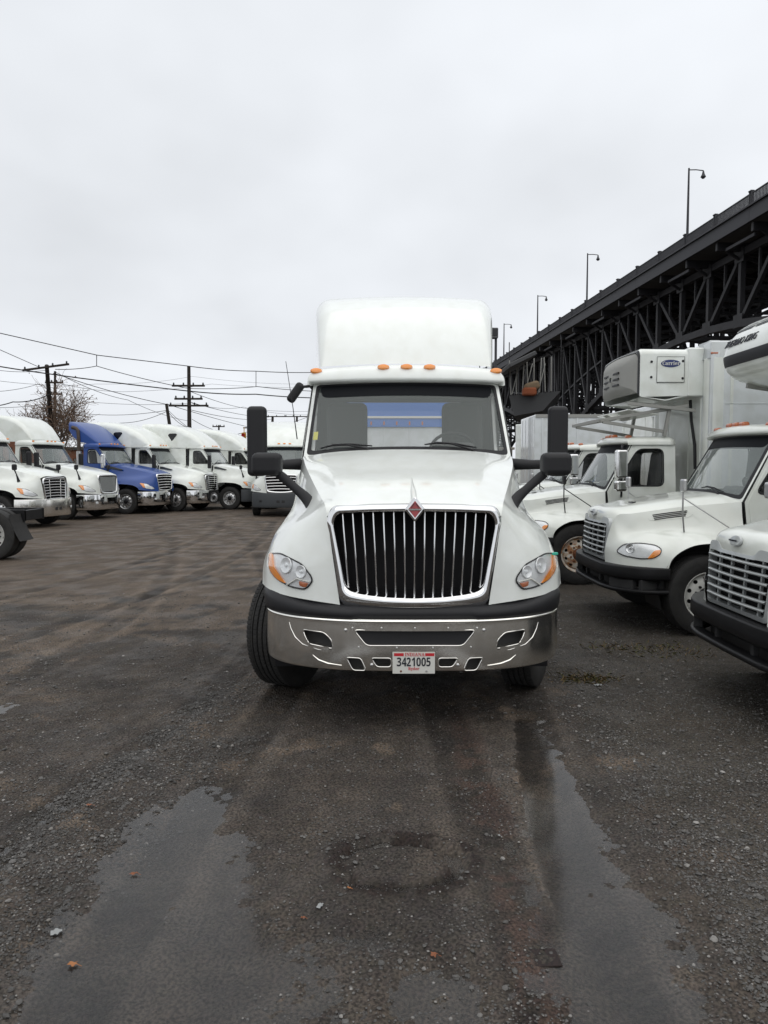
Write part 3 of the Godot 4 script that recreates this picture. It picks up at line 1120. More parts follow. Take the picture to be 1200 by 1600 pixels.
func chassis(t: Node3D, rims: Material, len_: float, fifth := true) -> void:
	var fr := MB.new()
	for s in [-1.0, 1.0]:
		fr.box(V(s * 0.43, 0.86, -len_ / 2 - 0.3), V(0.09, 0.26, len_ - 0.6), 0.01)
	for k in 6:
		fr.box(V(0, 0.86, -1.0 - k * (len_ - 2.0) / 5), V(0.8, 0.2, 0.1), 0.01)
	part(fr, "chassis_frame", M.black_steel, t)
	var en := MB.new()
	en.box(V(0, 1.1, -1.2), V(0.85, 0.75, 1.3), 0.06, Basis(), 2)
	en.box(V(0, 0.62, -1.25), V(0.5, 0.3, 0.8), 0.08, Basis(), 2)
	en.tube(P([V(-0.95, 0.5, -1.25), V(-0.5, 0.42, -1.25), V(0.5, 0.42, -1.25), V(0.95, 0.5, -1.25)]), 0.07, 8)
	part(en, "engine", M.dark, t)
	for s in [-1.0, 1.0]:
		var tk := MB.new()
		tk.lathe(P2([0, 0, 0.28, 0, 0.3, 0.02, 0.3, 1.28, 0.28, 1.3, 0, 1.3]), 20, Transform3D(Basis(V(1, 0, 0), -PI / 2), V(s * 0.82, 0.72, -2.1)))
		part(tk, "fuel_tank", M.bright_metal, t)
		for z in [-len_ + 2.3, -len_ + 1.0]:
			wheel(t, V(s * 1.06, 0.51, z), 0.51, s, "drive", rims, 0.0, 24)
			wheel(t, V(s * 0.73, 0.51, z), 0.51, s, "drive", rims, 0.0, 24)

func side_mirror(t: Node3D, C: Dictionary, s: float, m: Material, arm: Material, hi := 0.6, x := 1.42) -> void:
	var mb := MB.new()
	mb.box(V(s * x, C.yb + 0.085, C.zb - 0.12), V(0.185, hi, 0.13), 0.045, Basis(), 3)
	var h := part(mb, "side_mirror", m, t)
	var a := MB.new()
	a.tube(P([V(s * (C.wb - 0.02), C.yb - 0.13, C.zb - 0.25), V(s * (C.wb + 0.2), C.yb - 0.135, C.zb - 0.18), V(s * (x - 0.0), C.yb - 0.13, C.zb - 0.12)]), [0.06, 0.045, 0.045], 10)
	part(a, "mirror_arm", arm, h)

# ---------------------------------------------------------------- the white tractor in the middle
const LENS := [1.13, 1.245, 1.005, 1.27, 0.83, 1.212, 0.758, 1.128, 0.748, 1.09, 0.80, 1.025, 0.922, 1.035, 1.045, 1.08, 1.115, 1.14]
const AMBER := [1.13, 1.245, 1.085, 1.257, 1.072, 1.17, 1.03, 1.115, 0.95, 1.05, 1.045, 1.08, 1.115, 1.14]
const LOWAMB := [0.85, 1.085, 0.775, 1.075, 0.80, 1.04, 0.845, 1.05]

func hero() -> void:
	var t := thing("road_tractor", "white road tractor with tall roof fairing, vertical chrome grille bars and white numbered plate", "truck", V(0.222, 0, -5.26))
	var C := CAB8
	var W: Material = M.hero_paint
	hood(t, HOOD_A, HOOD_B, W, 20)
	var rd := MB.new()   # the raised spine behind the badge
	rd.grid([P([V(-0.024, 1.668, -0.12), V(0, 1.70, -0.10), V(0.024, 1.668, -0.12)]), P([V(-0.022, 1.75, -0.35), V(0, 1.77, -0.35), V(0.022, 1.75, -0.35)]), P([V(-0.002, 1.845, -0.66), V(0, 1.85, -0.66), V(0.002, 1.845, -0.66)])])
	part(rd, "hood_spine", W, t)
	grille(t, "vertical", M.chrome, M.chrome, 6)
	# diamond badge
	var bd := MB.new()
	bd.extr(rpoly(A2([0, -0.094, 0.075, 0, 0, 0.094, -0.075, 0]), 0.018, 3), Transform3D(Basis(V(1, 0, 0), -0.12), V(0, 1.628, -0.045)), 0.05, 0.012)
	var badge := part(bd, "badge", M.chrome, t)
	var bi := MB.new()
	bi.extr(P2([0, -0.062, 0.049, 0, 0, 0.062, -0.049, 0]), Transform3D(Basis(V(1, 0, 0), -0.12), V(0, 1.628, -0.025)), 0.02, 0.002)
	part(bi, "badge_field", M.badge_red, badge)
	var bb := MB.new()
	bb.box(V(0, 1.628, -0.013), V(0.09, 0.013, 0.004), 0.001)
	for s in [-1, 1]:
		bb.box(V(0.017, 1.628 + s * 0.029, -0.014), V(0.005, 0.04, 0.003), 0.001, Basis(V(0, 0, 1), s * 0.66))
		bb.box(V(-0.017, 1.628 + s * 0.029, -0.014), V(0.005, 0.04, 0.003), 0.001, Basis(V(0, 0, 1), -s * 0.66))
	part(bb, "badge_band", M.ink, badge)
	text("INTERNATIONAL", 0.0095, Transform3D(Basis(), V(0, 1.628, -0.009)), M.plate_white, badge, "lettering", 0.002)
	# bumper
	var curve := A2([0, 0, 0.35, -0.01, 0.6, -0.05, 0.85, -0.15, 1.03, -0.30, 1.13, -0.48, 1.155, -0.66])
	var prof := A2([0.835, -0.045, 0.835, -0.012, 0.822, 0.004, 0.80, 0.002, 0.70, 0.006, 0.58, 0.008, 0.48, 0.0, 0.455, -0.012, 0.447, -0.05])
	var holes := []
	var half := [[0.82, 0.737, 0.66, 0.728, 0.605, 0.68, 0.59, 0.612, 0.775, 0.635, 0.808, 0.695], [0.497, 0.555, 0.39, 0.552, 0.352, 0.462, 0.448, 0.462], [0.315, 0.555, 0.17, 0.555, 0.17, 0.49, 0.275, 0.49]]
	for h in half:
		var p := rpoly(A2(h), 0.022, 3)
		holes.append(p)
		var q := PackedVector2Array()
		for e in p:
			q.append(Vector2(-e.x, e.y))
		holes.append(q)
	var mid_hole := rpoly(A2([-0.44, 0.757, 0.44, 0.757, 0.35, 0.645, -0.35, 0.645]), 0.03, 3)
	holes.append(mid_hole)
	var bm := MB.new()
	bumper_sheet(bm, curve, prof, holes, 0.009, 0.009)
	var bp := part(bm, "bumper", M.satin_chrome, t)
	var z_of := func(x: float) -> float: return bumper_z(curve, x)
	for h in holes:
		var rim := MB.new()
		var lp := PackedVector3Array()
		for q in h:
			lp.append(V(q.x, q.y, z_of.call(q.x) + 0.004))
		lp.append(lp[0])
		rim.tube(lp, 0.0055, 7, false)
		var back := loop3(h, func(q: Vector2) -> Vector3: return V(q.x, q.y, z_of.call(q.x) - (0.025 if h == mid_hole else 0.09)))
		rim.grid([lp.slice(0, lp.size() - 1), back], true)
		part(rim, "opening_rim", M.satin_chrome, bp)
		var bk := MB.new()
		bk.poly(back)
		part(bk, "opening_screen", M.black_plastic if h == mid_hole else M.dark, bp)
	for s in [-1.0, 1.0]:   # pressed ribs round the lamp openings
		var rb := MB.new()
		var line := PackedVector3Array()
		for p in A2([0.93, 0.775, 0.915, 0.73, 0.88, 0.67, 0.82, 0.625, 0.70, 0.598, 0.56, 0.59]):
			line.append(V(s * p.x, p.y, z_of.call(p.x) + 0.006))
		var line2 := PackedVector3Array()
		for p in A2([0.745, 0.555, 0.70, 0.52, 0.63, 0.50, 0.53, 0.493]):
			line2.append(V(s * p.x, p.y, z_of.call(p.x) + 0.006))
		rb.tube(line, [0.002, 0.007, 0.009, 0.009, 0.007, 0.002], 6)
		rb.tube(line2, [0.004, 0.009, 0.008, 0.003], 6)
		part(rb, "pressed_rib", M.satin_chrome, bp)
	for p in A2([-0.50, 0.755, 0.50, 0.755, -0.405, 0.635, 0.405, 0.635, -0.31, 0.505, 0.31, 0.505, -0.24, 0.775, 0, 0.775, 0.24, 0.775, -0.13, 0.633, 0.13, 0.633, -0.45, 0.772, 0.45, 0.772]):
		var bo := MB.new()
		var r := 0.013 if absf(p.y - 0.775) > 0.01 and absf(p.y - 0.633) > 0.003 else 0.007
		bo.lathe(P2([r, 0, r * 0.9, 0.006, r * 0.5, 0.01, 0, 0.011]), 10, Transform3D(Basis(V(1, 0, 0), PI / 2), V(p.x, p.y, z_of.call(p.x) + 0.005)))
		part(bo, "bolt", M.bright_metal, bp)
	# plate
	var pl := MB.new()
	pl.box(V(0, 0.523, 0.016), V(0.305, 0.155, 0.004), 0.002)
	var plate := part(pl, "number_plate", M.plate_white, t)
	plate.position.x = -0.008
	var pr := MB.new()
	pr.box(V(-0.107, 0.585, 0.0185), V(0.07, 0.022, 0.002), 0.0005)
	pr.box(V(0.115, 0.585, 0.0185), V(0.066, 0.022, 0.002), 0.0005)
	part(pr, "plate_band", M.plate_red, plate)
	text("INDIANA", 0.024, Transform3D(Basis(), V(0.006, 0.585, 0.019)), M.plate_red, plate, "lettering", 0.002, "Droid Serif", 0.92)
	text("3421005", 0.064, Transform3D(Basis(), V(0.0, 0.531, 0.019)), M.ink, plate, "lettering", 0.002, "Droid Sans", 0.72)
	text("Ryder", 0.019, Transform3D(Basis(), V(0.0, 0.482, 0.019)), M.plate_red, plate, "lettering", 0.002, "Droid Serif")
	for s in [-1, 1]:
		var sc := MB.new()
		sc.lathe(P2([0.008, 0, 0.007, 0.004, 0, 0.005]), 8, Transform3D(Basis(V(1, 0, 0), PI / 2), V(s * 0.092, 0.464, 0.018)))
		part(sc, "screw", M.rust if s < 0 else M.bright_metal, plate)
	# black cover between the bumper and the hood
	var cv := MB.new()
	var rows := []
	for k in 61:
		var tt := absf(lerpf(-1, 1, k / 60.0)) * 6.0
		var p: Vector2 = spl(A2([0, 0, 0.35, -0.01, 0.6, -0.05, 0.85, -0.15, 1.04, -0.30, 1.14, -0.47, 1.18, -0.66]), tt)
		var s := -1.0 if k < 30 else 1.0
		var f := clampf((p.x - 0.5) / 0.62, 0.0, 1.0)
		var up := 0.075 * f * f
		var pr2 := 0.03 if p.x < 0.45 else 0.0
		rows.append(P([V(s * p.x * 0.98, 0.80, p.y - 0.05), V(s * p.x, 0.832, p.y - 0.018 - pr2), V(s * p.x * 1.005, 0.85 + up * 0.3, p.y + 0.002 - pr2), V(s * p.x * 1.01, 0.885 + up * 0.7, p.y + 0.0 - pr2), V(s * p.x * 1.005, 0.905 + up * 0.95, p.y - 0.02 - pr2), V(s * p.x * 0.99, 0.922 + up * 1.1, p.y - 0.06), V(s * p.x * 0.93, 0.94 + up, p.y - 0.14)]))
	cv.grid(rows)
	part(cv, "bumper_cover", M.black_plastic, t)
	var us := MB.new()
	us.box(V(0, 0.6, -0.5), V(1.9, 0.4, 0.2), 0.05)
	us.box(V(0, 1.2, -0.62), V(1.1, 0.8, 0.5), 0.03)
	part(us, "bumper_mount", M.dark, t)
	for s in [-1.0, 1.0]:
		headlight(t, HOOD_B, s, LENS, AMBER, LOWAMB, 2.4, true)
		var ar := MB.new()   # liner inside the wheel arch
		var lrows := []
		for k in 15:
			var a := lerpf(-0.35, PI + 0.3, k / 14.0)
			lrows.append(P([V(s * 0.62, 0.55 + 0.66 * sin(a), -1.27 + 0.66 * cos(a)), V(s * 1.1, 0.55 + 0.67 * sin(a), -1.27 + 0.67 * cos(a))]))
		ar.grid(lrows)
		part(ar, "wheel_arch", M.black_plastic, t)
	cab(t, C, W, {"seal": 0.03, "glass": M.painted_haze_glass})
	roof(t, C, W, 0.17)
	fairing(t, W)
	var steer := -0.40
	for s in [-1.0, 1.0]:
		wheel(t, V(s * 1.05, 0.52, -1.27), 0.52, s, "steer", M.wheel_alloy, steer, 64)
		side_mirror(t, C, s, M.black_plastic, M.black_plastic, 0.66, 1.425)
		# hood mirror on a long arm
		var hm := MB.new()
		hm.box(V(s * 1.165, 1.955, -0.72), V(0.245, 0.185, 0.15), 0.05, Basis(V(0, 1, 0), s * 0.1), 3)
		var node := part(hm, "hood_mirror", M.black_plastic, t)
		var am := MB.new()
		var line := [V(s * 1.08, 1.88, -0.73), V(s * 1.03, 1.84, -0.73), V(s * 0.93, 1.755, -0.70), V(s * 0.845, 1.68, -0.66), V(s * 0.80, 1.61, -0.60), V(s * 0.795, 1.50, -0.50)]
		var wd := [0.035, 0.038, 0.036, 0.045, 0.042, 0.008]
		var lr := []
		for k in 26:
			var f := 5.0 * k / 25.0
			var p: Vector3 = spl(line, f)
			var d: Vector3 = (spl(line, minf(f + 0.05, 5.0)) - spl(line, maxf(f - 0.05, 0.0))).normalized()
			var w: float = spl(wd, f)
			var side := V(0, 0, 1).cross(d).normalized()
			var fw := d.cross(side)
			var row := PackedVector3Array()
			for a in 10:
				var e := TAU * a / 10
				row.append(p + side * cos(e) * w + fw * sin(e) * 0.026)
			lr.append(row)
		am.grid(lr, true)
		part(am, "mirror_arm", M.black_plastic, node)
	var lk := MB.new()
	lk.box(V(-1.09, 2.66, -2.05), V(0.22, 0.085, 0.1), 0.035, Basis(V(0, 0, 1), 0.95), 3)
	lk.tube(P([V(-0.97, 2.74, -2.2), V(-1.04, 2.72, -2.1)]), 0.014, 6)
	part(lk, "kerb_mirror", M.black_plastic, t)
	var an := MB.new()
	an.tube(P([V(-1.06, 2.2, -1.9), V(-1.10, 2.5, -1.92), V(-1.17, 2.95, -1.95)]), [0.006, 0.004, 0.003], 5)
	part(an, "antenna", M.black_plastic, t)
	var sk := MB.new()
	var sq := []
	for j in 3:
		var row := PackedVector3Array()
		for i in 3:
			row.append(ws(C, lerpf(-0.93, -0.885, i / 2.0), lerpf(0.20, 0.31, j / 2.0), 0.012))
		sq.append(row)
	sk.grid(sq)
	part(sk, "inspection_sticker", M.sticker_yellow, t)
	var gt := MB.new()
	gt.box(V(1.10, 1.262, -0.425), V(0.05, 0.02, 0.03), 0.004, Basis(V(0, 1, 0), 0.8))
	part(gt, "green_tape", M.tape_green, t)
	chassis(t, M.wheel_white, 7.6)

# ---------------------------------------------------------------- road tractors in the left-hand row
const DARK_LENS := [1.13, 1.28, 1.02, 1.25, 0.80, 1.08, 0.77, 1.04, 0.90, 1.02, 1.05, 1.05, 1.13, 1.12]
const SIDE_AMB := [1.13, 1.28, 1.07, 1.265, 1.08, 1.09, 1.13, 1.10]

func tractor(label: String, pos: Vector3, yaw: float, o: Dictionary) -> Node3D:
	var t := thing("road_tractor", label, "truck", pos, yaw, "tractors parked in the row facing the yard")
	var back := 0.36
	var C := CAB8.duplicate()
	for k in ["zb", "zt", "zr"]:
		C[k] -= back
	var W: Material = o.paint
	var longer := func(ctrl: Array) -> Array:
		var out := []
		for r in ctrl:
			var row := []
			for p in r:
				row.append(V(p.x, p.y, p.z - back * smoothstep(0.6, 1.7, -p.z)))
			out.append(row)
		return out
	hood(t, longer.call(HOOD_A), longer.call(HOOD_B), W, 10)
	grille(t, o.grille, o.get("frame", M.chrome), o.get("bars", M.chrome), 4)
	var curve := A2([0, 0, 0.35, -0.01, 0.6, -0.05, 0.85, -0.15, 1.03, -0.30, 1.13, -0.48, 1.165, -0.7])
	var bm := MB.new()
	var yb: float = o.get("low", 0.36)
	bumper_sheet(bm, curve, A2([0.93, -0.06, 0.92, -0.015, 0.9, 0.0, 0.7, 0.012, yb + 0.03, 0.0, yb, -0.05]), [], 0.05, 0.1)
	var bp := part(bm, "bumper", o.bumper, t)
	for s in [-1.0, 1.0]:
		var fg := MB.new()
		fg.box(V(s * 0.78, 0.62, -0.11), V(0.12, 0.09, 0.05), 0.02, Basis(V(0, 1, 0), s * 0.35))
		part(fg, "fog_light", M.reflector if o.bumper != M.grey_plastic else M.black_plastic, bp)
		for k in 3:
			var sl := MB.new()
			sl.box(V(s * (0.1 + k * 0.17), 0.60, 0.003 - 0.02 * k), V(0.13, 0.1, 0.03), 0.01)
			part(sl, "air_slot", M.dark, bp)
	var us := MB.new()
	us.box(V(0, 0.7, -0.5), V(1.9, 0.5, 0.2), 0.05)
	us.box(V(0, 1.2, -0.62), V(1.1, 0.8, 0.5), 0.03)
	part(us, "bumper_mount", M.dark, t)
	for s in [-1.0, 1.0]:
		headlight(t, HOOD_B, s, DARK_LENS, SIDE_AMB, [], 2.4)
		var ar := MB.new()
		var lrows := []
		for k in 15:
			var a := lerpf(-0.35, PI + 0.3, k / 14.0)
			lrows.append(P([V(s * 0.62, 0.55 + 0.66 * sin(a), -1.27 + 0.66 * cos(a)), V(s * 1.1, 0.55 + 0.67 * sin(a), -1.27 + 0.67 * cos(a))]))
		ar.grid(lrows)
		part(ar, "wheel_arch", M.black_plastic, t)
		wheel(t, V(s * 1.05, 0.52, -1.27), 0.52, s, "steer", o.get("rims", M.wheel_alloy), 0.0, 28)
		side_mirror(t, C, s, o.get("mirror", M.black_plastic), M.black_plastic, 0.6, 1.36)
		if o.get("hood_mirror", true):
			var hm := MB.new()
			hm.box(V(s * 1.05, 1.93, -0.75), V(0.17, 0.19, 0.1), 0.04, Basis(), 2)
			hm.tube(P([V(s * 1.05, 1.85, -0.75), V(s * 1.0, 1.7, -0.72), V(s * 0.98, 1.48, -0.66)]), [0.022, 0.02, 0.05], 6)
			part(hm, "hood_mirror", M.black_plastic, t)
		var sk := MB.new()   # side skirt with steps below the door
		sk.box(V(s * 1.05, 0.62, -2.65), V(0.3, 0.62, 1.4), 0.05, Basis(), 2)
		part(sk, "step_skirt", W, t)
		var vt := MB.new()
		vt.extr(rpoly(A2([0, 0, 0.55, -0.06, 0.6, -0.03, 0.1, 0.1, 0.0, 0.1]), 0.02, 2), Transform3D(Basis(V(0, 0, 1), V(0, 1, 0), V(-1, 0, 0)), V(s * 1.0, 1.86, -2.06)), 0.06, 0.005)
		part(vt, "hood_vent", M.grey_plastic, t)
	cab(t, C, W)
	roof(t, C, W, 0.17)
	var top: MeshInstance3D
	if o.roof == "sleeper":
		top = sleeper(t, W, o.get("windowed", true))
	else:
		top = fairing(t, W, o.roof == "wedge")
	top.position.z = -back
	if o.get("stack", false):
		var ex := MB.new()
		ex.tube(P([V(-1.0, 0.9, -3.5), V(-1.0, 3.1, -3.5), V(-1.0, 3.45, -3.52), V(-1.0, 3.56, -3.62), V(-1.0, 3.6, -3.8)]), 0.075, 12)
		var e := part(ex, "exhaust_stack", M.dull_pipe, t)
		var gd := MB.new()
		gd.tube(P([V(-1.0, 1.2, -3.5), V(-1.0, 2.6, -3.5)]), 0.11, 12)
		part(gd, "heat_shield", M.bright_metal, e)
	chassis(t, M.wheel_white, 8.2 if o.roof == "sleeper" else 7.0)
	return t

func by_wheel(px: float, py: float, yaw: float, wx := -1.05, wz := -1.27) -> Vector3:
	# where a truck stands whose front wheel meets the ground at that pixel
	return on_ground(px, py) - Basis(Vector3.UP, yaw) * V(wx, 0, wz)

# ---------------------------------------------------------------- delivery trucks with cooling units on the right
var TRUCK_A := [
	A3([0, 1.2, -0.20, 0.25, 1.2, -0.205, 0.42, 1.2, -0.22, 0.53, 1.0, -0.2]),
	A3([0, 1.40, -0.24, 0.25, 1.40, -0.245, 0.42, 1.385, -0.26, 0.535, 1.33, -0.31]),
	A3([0, 1.465, -0.5, 0.28, 1.465, -0.5, 0.48, 1.445, -0.5, 0.61, 1.38, -0.52]),
	A3([0, 1.55, -1.0, 0.33, 1.55, -1.0, 0.58, 1.53, -1.0, 0.75, 1.46, -1.0]),
	A3([0, 1.625, -1.5, 0.38, 1.62, -1.52, 0.68, 1.595, -1.56, 0.92, 1.53, -1.64])]
var TRUCK_B := [
	A3([0.50, 0.76, -0.2, 0.70, 0.75, -0.26, 0.90, 0.74, -0.40, 1.06, 0.735, -0.58, 1.13, 0.73, -0.72]),
	A3([0.53, 1.0, -0.2, 0.70, 1.02, -0.30, 0.88, 1.0, -0.45, 1.05, 0.97, -0.64, 1.14, 0.90, -0.78]),
	A3([0.535, 1.33, -0.31, 0.64, 1.15, -0.42, 0.82, 1.13, -0.58, 1.01, 1.09, -0.80, 1.14, 1.02, -0.95]),
	A3([0.61, 1.38, -0.52, 0.70, 1.19, -0.6, 0.84, 1.165, -0.75, 1.01, 1.13, -0.98, 1.15, 1.065, -1.15]),
	A3([0.75, 1.46, -1.0, 0.84, 1.27, -1.05, 0.93, 1.19, -1.1, 1.05, 1.14, -1.22, 1.15, 1.04, -1.42]),
	A3([0.92, 1.53, -1.64, 0.965, 1.3, -1.64, 1.02, 1.15, -1.65, 1.1, 0.98, -1.68, 1.15, 0.7, -1.7])]
const CABM := {"zb": -1.5, "zt": -1.93, "yb": 1.62, "yt": 2.33, "wb": 0.93, "wt": 0.86, "zr": -2.8, "y0": 0.62, "w0": 0.99, "wrap": 0.16, "drop": 0.07}

func box_truck(label: String, pos: Vector3, yaw: float, o: Dictionary) -> Node3D:
	var t := thing("delivery_truck", label, "truck", pos, yaw, "delivery trucks parked side by side")
	var C := CABM
	var W: Material = M.cream_paint
	var r: float = o.get("r", 0.48)
	hood(t, TRUCK_A, TRUCK_B, W, 14, 0.3)
	# grille: silver frame and bars
	var z3 := func(x: float, y: float) -> float: return -0.165 - 0.12 * x * x - 0.05 * (y - 0.8)
	var oo := rpoly(A2([-0.50, 0.80, 0.50, 0.80, 0.535, 1.18, 0.52, 1.315, 0.33, 1.325, 0.27, 1.265, -0.27, 1.265, -0.33, 1.325, -0.52, 1.315, -0.535, 1.18]), 0.05, 3)
	var ii := rpoly(A2([-0.462, 0.83, 0.462, 0.835, 0.495, 1.15, 0.485, 1.245, 0.33, 1.245, 0.27, 1.24, -0.27, 1.24, -0.33, 1.245, -0.485, 1.245, -0.495, 1.15]), 0.03, 3)
	var fr := MB.new()
	var l3 := func(p: PackedVector2Array, dz: float) -> PackedVector3Array: return loop3(p, func(q: Vector2) -> Vector3: return V(q.x, q.y, z3.call(q.x, q.y) + dz))
	fr.grid([l3.call(oo, -0.12), l3.call(oo, -0.01)], true)
	fr.grid([l3.call(oo, -0.01), l3.call(ii, 0.0)], true)
	fr.grid([l3.call(ii, 0.0), l3.call(ii, -0.08)], true)
	var g := part(fr, "grille", M.grille_silver, t)
	var cb := MB.new()
	fill(cb, ii, func(q: Vector2) -> Vector3: return V(q.x, q.y, z3.call(q.x, q.y) - 0.07), 1)
	part(cb, "radiator_screen", M.radiator, g)
	for k in 6:
		var y := 0.885 + k * 0.064
		var mb := MB.new()
		var rows := []
		for j in 9:
			var x := lerpf(-0.49, 0.49, j / 8.0) * lerpf(0.95, 1.0, k / 5.0)
			var row := PackedVector3Array()
			for a in 8:
				var e := TAU * a / 8
				row.append(V(x, y + 0.013 * cos(e), z3.call(x, y) - 0.012 + 0.022 * sin(e)))
			rows.append(row)
		mb.grid(rows, true)
		part(mb, "bar", M.grille_silver, g)
	for x in [-0.33, -0.11, 0.11, 0.33]:
		bar(g, "upright", M.grille_silver, V(x, 0.83, z3.call(x, 0.83) - 0.045), V(x * 1.05, 1.245, z3.call(x, 1.24) - 0.05), 0.022, 0.02)
	var em := MB.new()
	em.lathe(P2([0.085, 0, 0.083, 0.02, 0.065, 0.03, 0, 0.032]), 20, Transform3D(Basis(V(1, 0, 0), 1.25).scaled_local(V(1, 1, 0.5)), V(0, 1.352, -0.21)))
	var eo := part(em, "badge", M.grille_silver, t)
	text("FREIGHTLINER", 0.013, Transform3D(Basis(V(1, 0, 0), -0.3), V(0, 1.36, -0.172)), M.ink, eo, "lettering", 0.003)
	# black bumper: upper beam, lower lip, uprights and a dark gap between
	var curve := A2([0, -0.12, 0.3, -0.125, 0.6, -0.14, 0.85, -0.22, 1.04, -0.38, 1.12, -0.56, 1.14, -0.75])
	var bm := MB.new()
	bumper_sheet(bm, curve, A2([0.785, -0.10, 0.785, -0.02, 0.775, 0.0, 0.7, 0.006, 0.645, 0.0, 0.63, -0.06]), [], 0.05, 0.1)
	bumper_sheet(bm, curve, A2([0.53, -0.10, 0.53, -0.01, 0.515, 0.0, 0.49, 0.0, 0.475, -0.02, 0.47, -0.1]), [], 0.05, 0.1)
	var bp := part(bm, "bumper", M.black_steel, t)
	var ends := MB.new()
	for s in [-1.0, 1.0]:
		ends.box(V(s * 0.84, 0.58, -0.31), V(0.35, 0.12, 0.08), 0.01, Basis(V(0, 1, 0), s * 0.55))
		ends.box(V(s * 1.02, 0.58, -0.58), V(0.06, 0.13, 0.3), 0.01, Basis(V(0, 1, 0), s * 0.25))
		ends.box(V(s * 0.3, 0.58, -0.22), V(0.05, 0.12, 0.05), 0.008)
	ends.box(V(0, 0.58, -0.42), V(1.4, 0.26, 0.2), 0.03)
	ends.box(V(0, 0.95, -0.6), V(0.9, 0.6, 0.5), 0.03)
	part(ends, "bumper_bracket", M.dark, bp)
	var wz := -1.18
	for s in [-1.0, 1.0]:
		var hl := [0.95, 0.62, 1.35, 1.02, 2.1, 1.28, 2.75, 1.32, 3.12, 1.15, 3.2, 0.9, 2.95, 0.62, 2.4, 0.5, 1.5, 0.5]
		var hu := [2.62, 0.52, 2.95, 0.62, 3.2, 0.9, 3.12, 1.12, 2.86, 1.0]
		var lens := PackedVector2Array()
		for p in rpoly(A2(hl), 0.2, 3):
			lens.append(p)
		var sets := [["headlight", M.reflector, lens, 0.004, 0.0], ["turn_signal", M.amber, rpoly(A2(hu), 0.1, 3), 0.011, 0.003], ["lens", M.lens_glass, lens, 0.02, 0.012]]
		var node: Node = t
		for e in sets:
			var mb := MB.new()
			on_patch(mb, TRUCK_B, e[2], e[3], e[4])
			mb = one_side(mb, s)
			var p := part(mb, e[0], e[1], node)
			if e[0] == "headlight":
				node = p
		var bz := MB.new()
		var lp := PackedVector3Array()
		for q in lens:
			lp.append(_off(TRUCK_B, q, 0.006))
		lp.append(lp[0])
		bz.tube(lp, 0.007, 5, false)
		part(one_side(bz, s), "bezel", M.black_plastic, node)
		for e in [[0.30, 0.085, 0.06], [0.55, 0.0, 0.0]]:
			if e[2] > 0:
				var bw := MB.new()
				var p := _off(TRUCK_B, Vector2(1.75, 0.88), 0.008)
				bw.lathe(P2([0.06, 0.012, 0.055, 0.014, 0.04, 0.0, 0.018, -0.006, 0.015, 0.016, 0.0, 0.02]), 16, Transform3D(Basis(V(0, 1, 0), 0.7) * Basis(V(1, 0, 0), PI / 2), p))
				part(one_side(bw, s), "lamp_bowl", M.lamp_silver, node)
		# vent on the hood side
		var vn := MB.new()
		var vo := rpoly(A2([0.18, 3.3, 0.5, 3.25, 0.62, 3.7, 0.62, 4.1, 0.3, 4.25, 0.16, 3.8]), 0.15, 3)
		on_patch(vn, TRUCK_B, vo, 0.005)
		var vp := part(one_side(vn, s), "hood_vent", M.cream_paint, t)
		var vl := MB.new()
		for k in 4:
			var u := 0.25 + 0.085 * k
			var ln := PackedVector3Array()
			for j in 8:
				ln.append(_off(TRUCK_B, Vector2(u, lerpf(3.4, 4.1 - 0.02 * k, j / 7.0)), 0.006))
			vl.tube(ln, 0.0065, 5)
		part(one_side(vl, s), "louvre", M.dark, vp)
		var sm := MB.new()
		sm.lathe(P2([0.035, 0, 0.03, 0.012, 0, 0.016]), 10, Transform3D(Basis(V(0, 0, 1), -PI / 2), V(1.105, 1.12, -1.4)))
		part(one_side(sm, s), "side_marker", M.amber_dim if o.get("markers", true) else M.plate_white, t)
		var ar := MB.new()
		var lrows := []
		for k in 13:
			var a := lerpf(-0.35, PI + 0.3, k / 12.0)
			lrows.append(P([V(s * 0.6, 0.5 + 0.56 * sin(a), wz - 0.02 + 0.56 * cos(a)), V(s * 1.13, 0.5 + 0.57 * sin(a), wz - 0.02 + 0.57 * cos(a))]))
		ar.grid(lrows)
		part(ar, "wheel_arch", M.black_plastic, t)
		wheel(t, V(s * 0.98, r, wz), r, s, "steer", o.get("rims", M.wheel_white), o.get("steer", 0.0), 40, 0.27)
		var hm := MB.new()   # thin stalks of the hood mirrors
		hm.tube(P([V(s * 0.93, 1.18, -0.98), V(s * 0.95, 1.4, -0.95), V(s * 0.95, 1.68, -0.95)]), 0.010, 6)
		hm.tube(P([V(s * 0.95, 1.58, -0.95), V(s * 1.08, 1.2, -1.5)]), 0.008, 6)
		hm.box(V(s * 0.96, 1.72, -0.95), V(0.13, 0.15, 0.05), 0.022, Basis(), 2)
		part(hm, "hood_mirror", M.bright_metal if o.get("stalks", true) else M.black_plastic, t)
		# mirrors: upright bright housings on a black arm
		if s < 0 or not o.get("mirrors", true):
			continue
		var mm := MB.new()
		mm.box(V(s * 1.28, 1.98, -1.78), V(0.12, 0.46, 0.2), 0.04, Basis(V(0, 1, 0), s * 0.25), 3)
		mm.box(V(s * 1.27, 1.63, -1.78), V(0.12, 0.18, 0.2), 0.04, Basis(V(0, 1, 0), s * 0.25), 3)
		var mn := part(mm, "side_mirror", o.get("mirror", M.chrome), t)
		var ma := MB.new()
		ma.tube(P([V(s * 0.86, 2.3, -1.95), V(s * 1.1, 2.28, -1.85), V(s * 1.25, 2.22, -1.8), V(s * 1.26, 1.5, -1.8), V(s * 1.1, 1.45, -1.85), V(s * 0.94, 1.48, -1.9)]), 0.018, 6)
		part(ma, "mirror_arm", M.black_plastic, mn)
	var nz := MB.new()
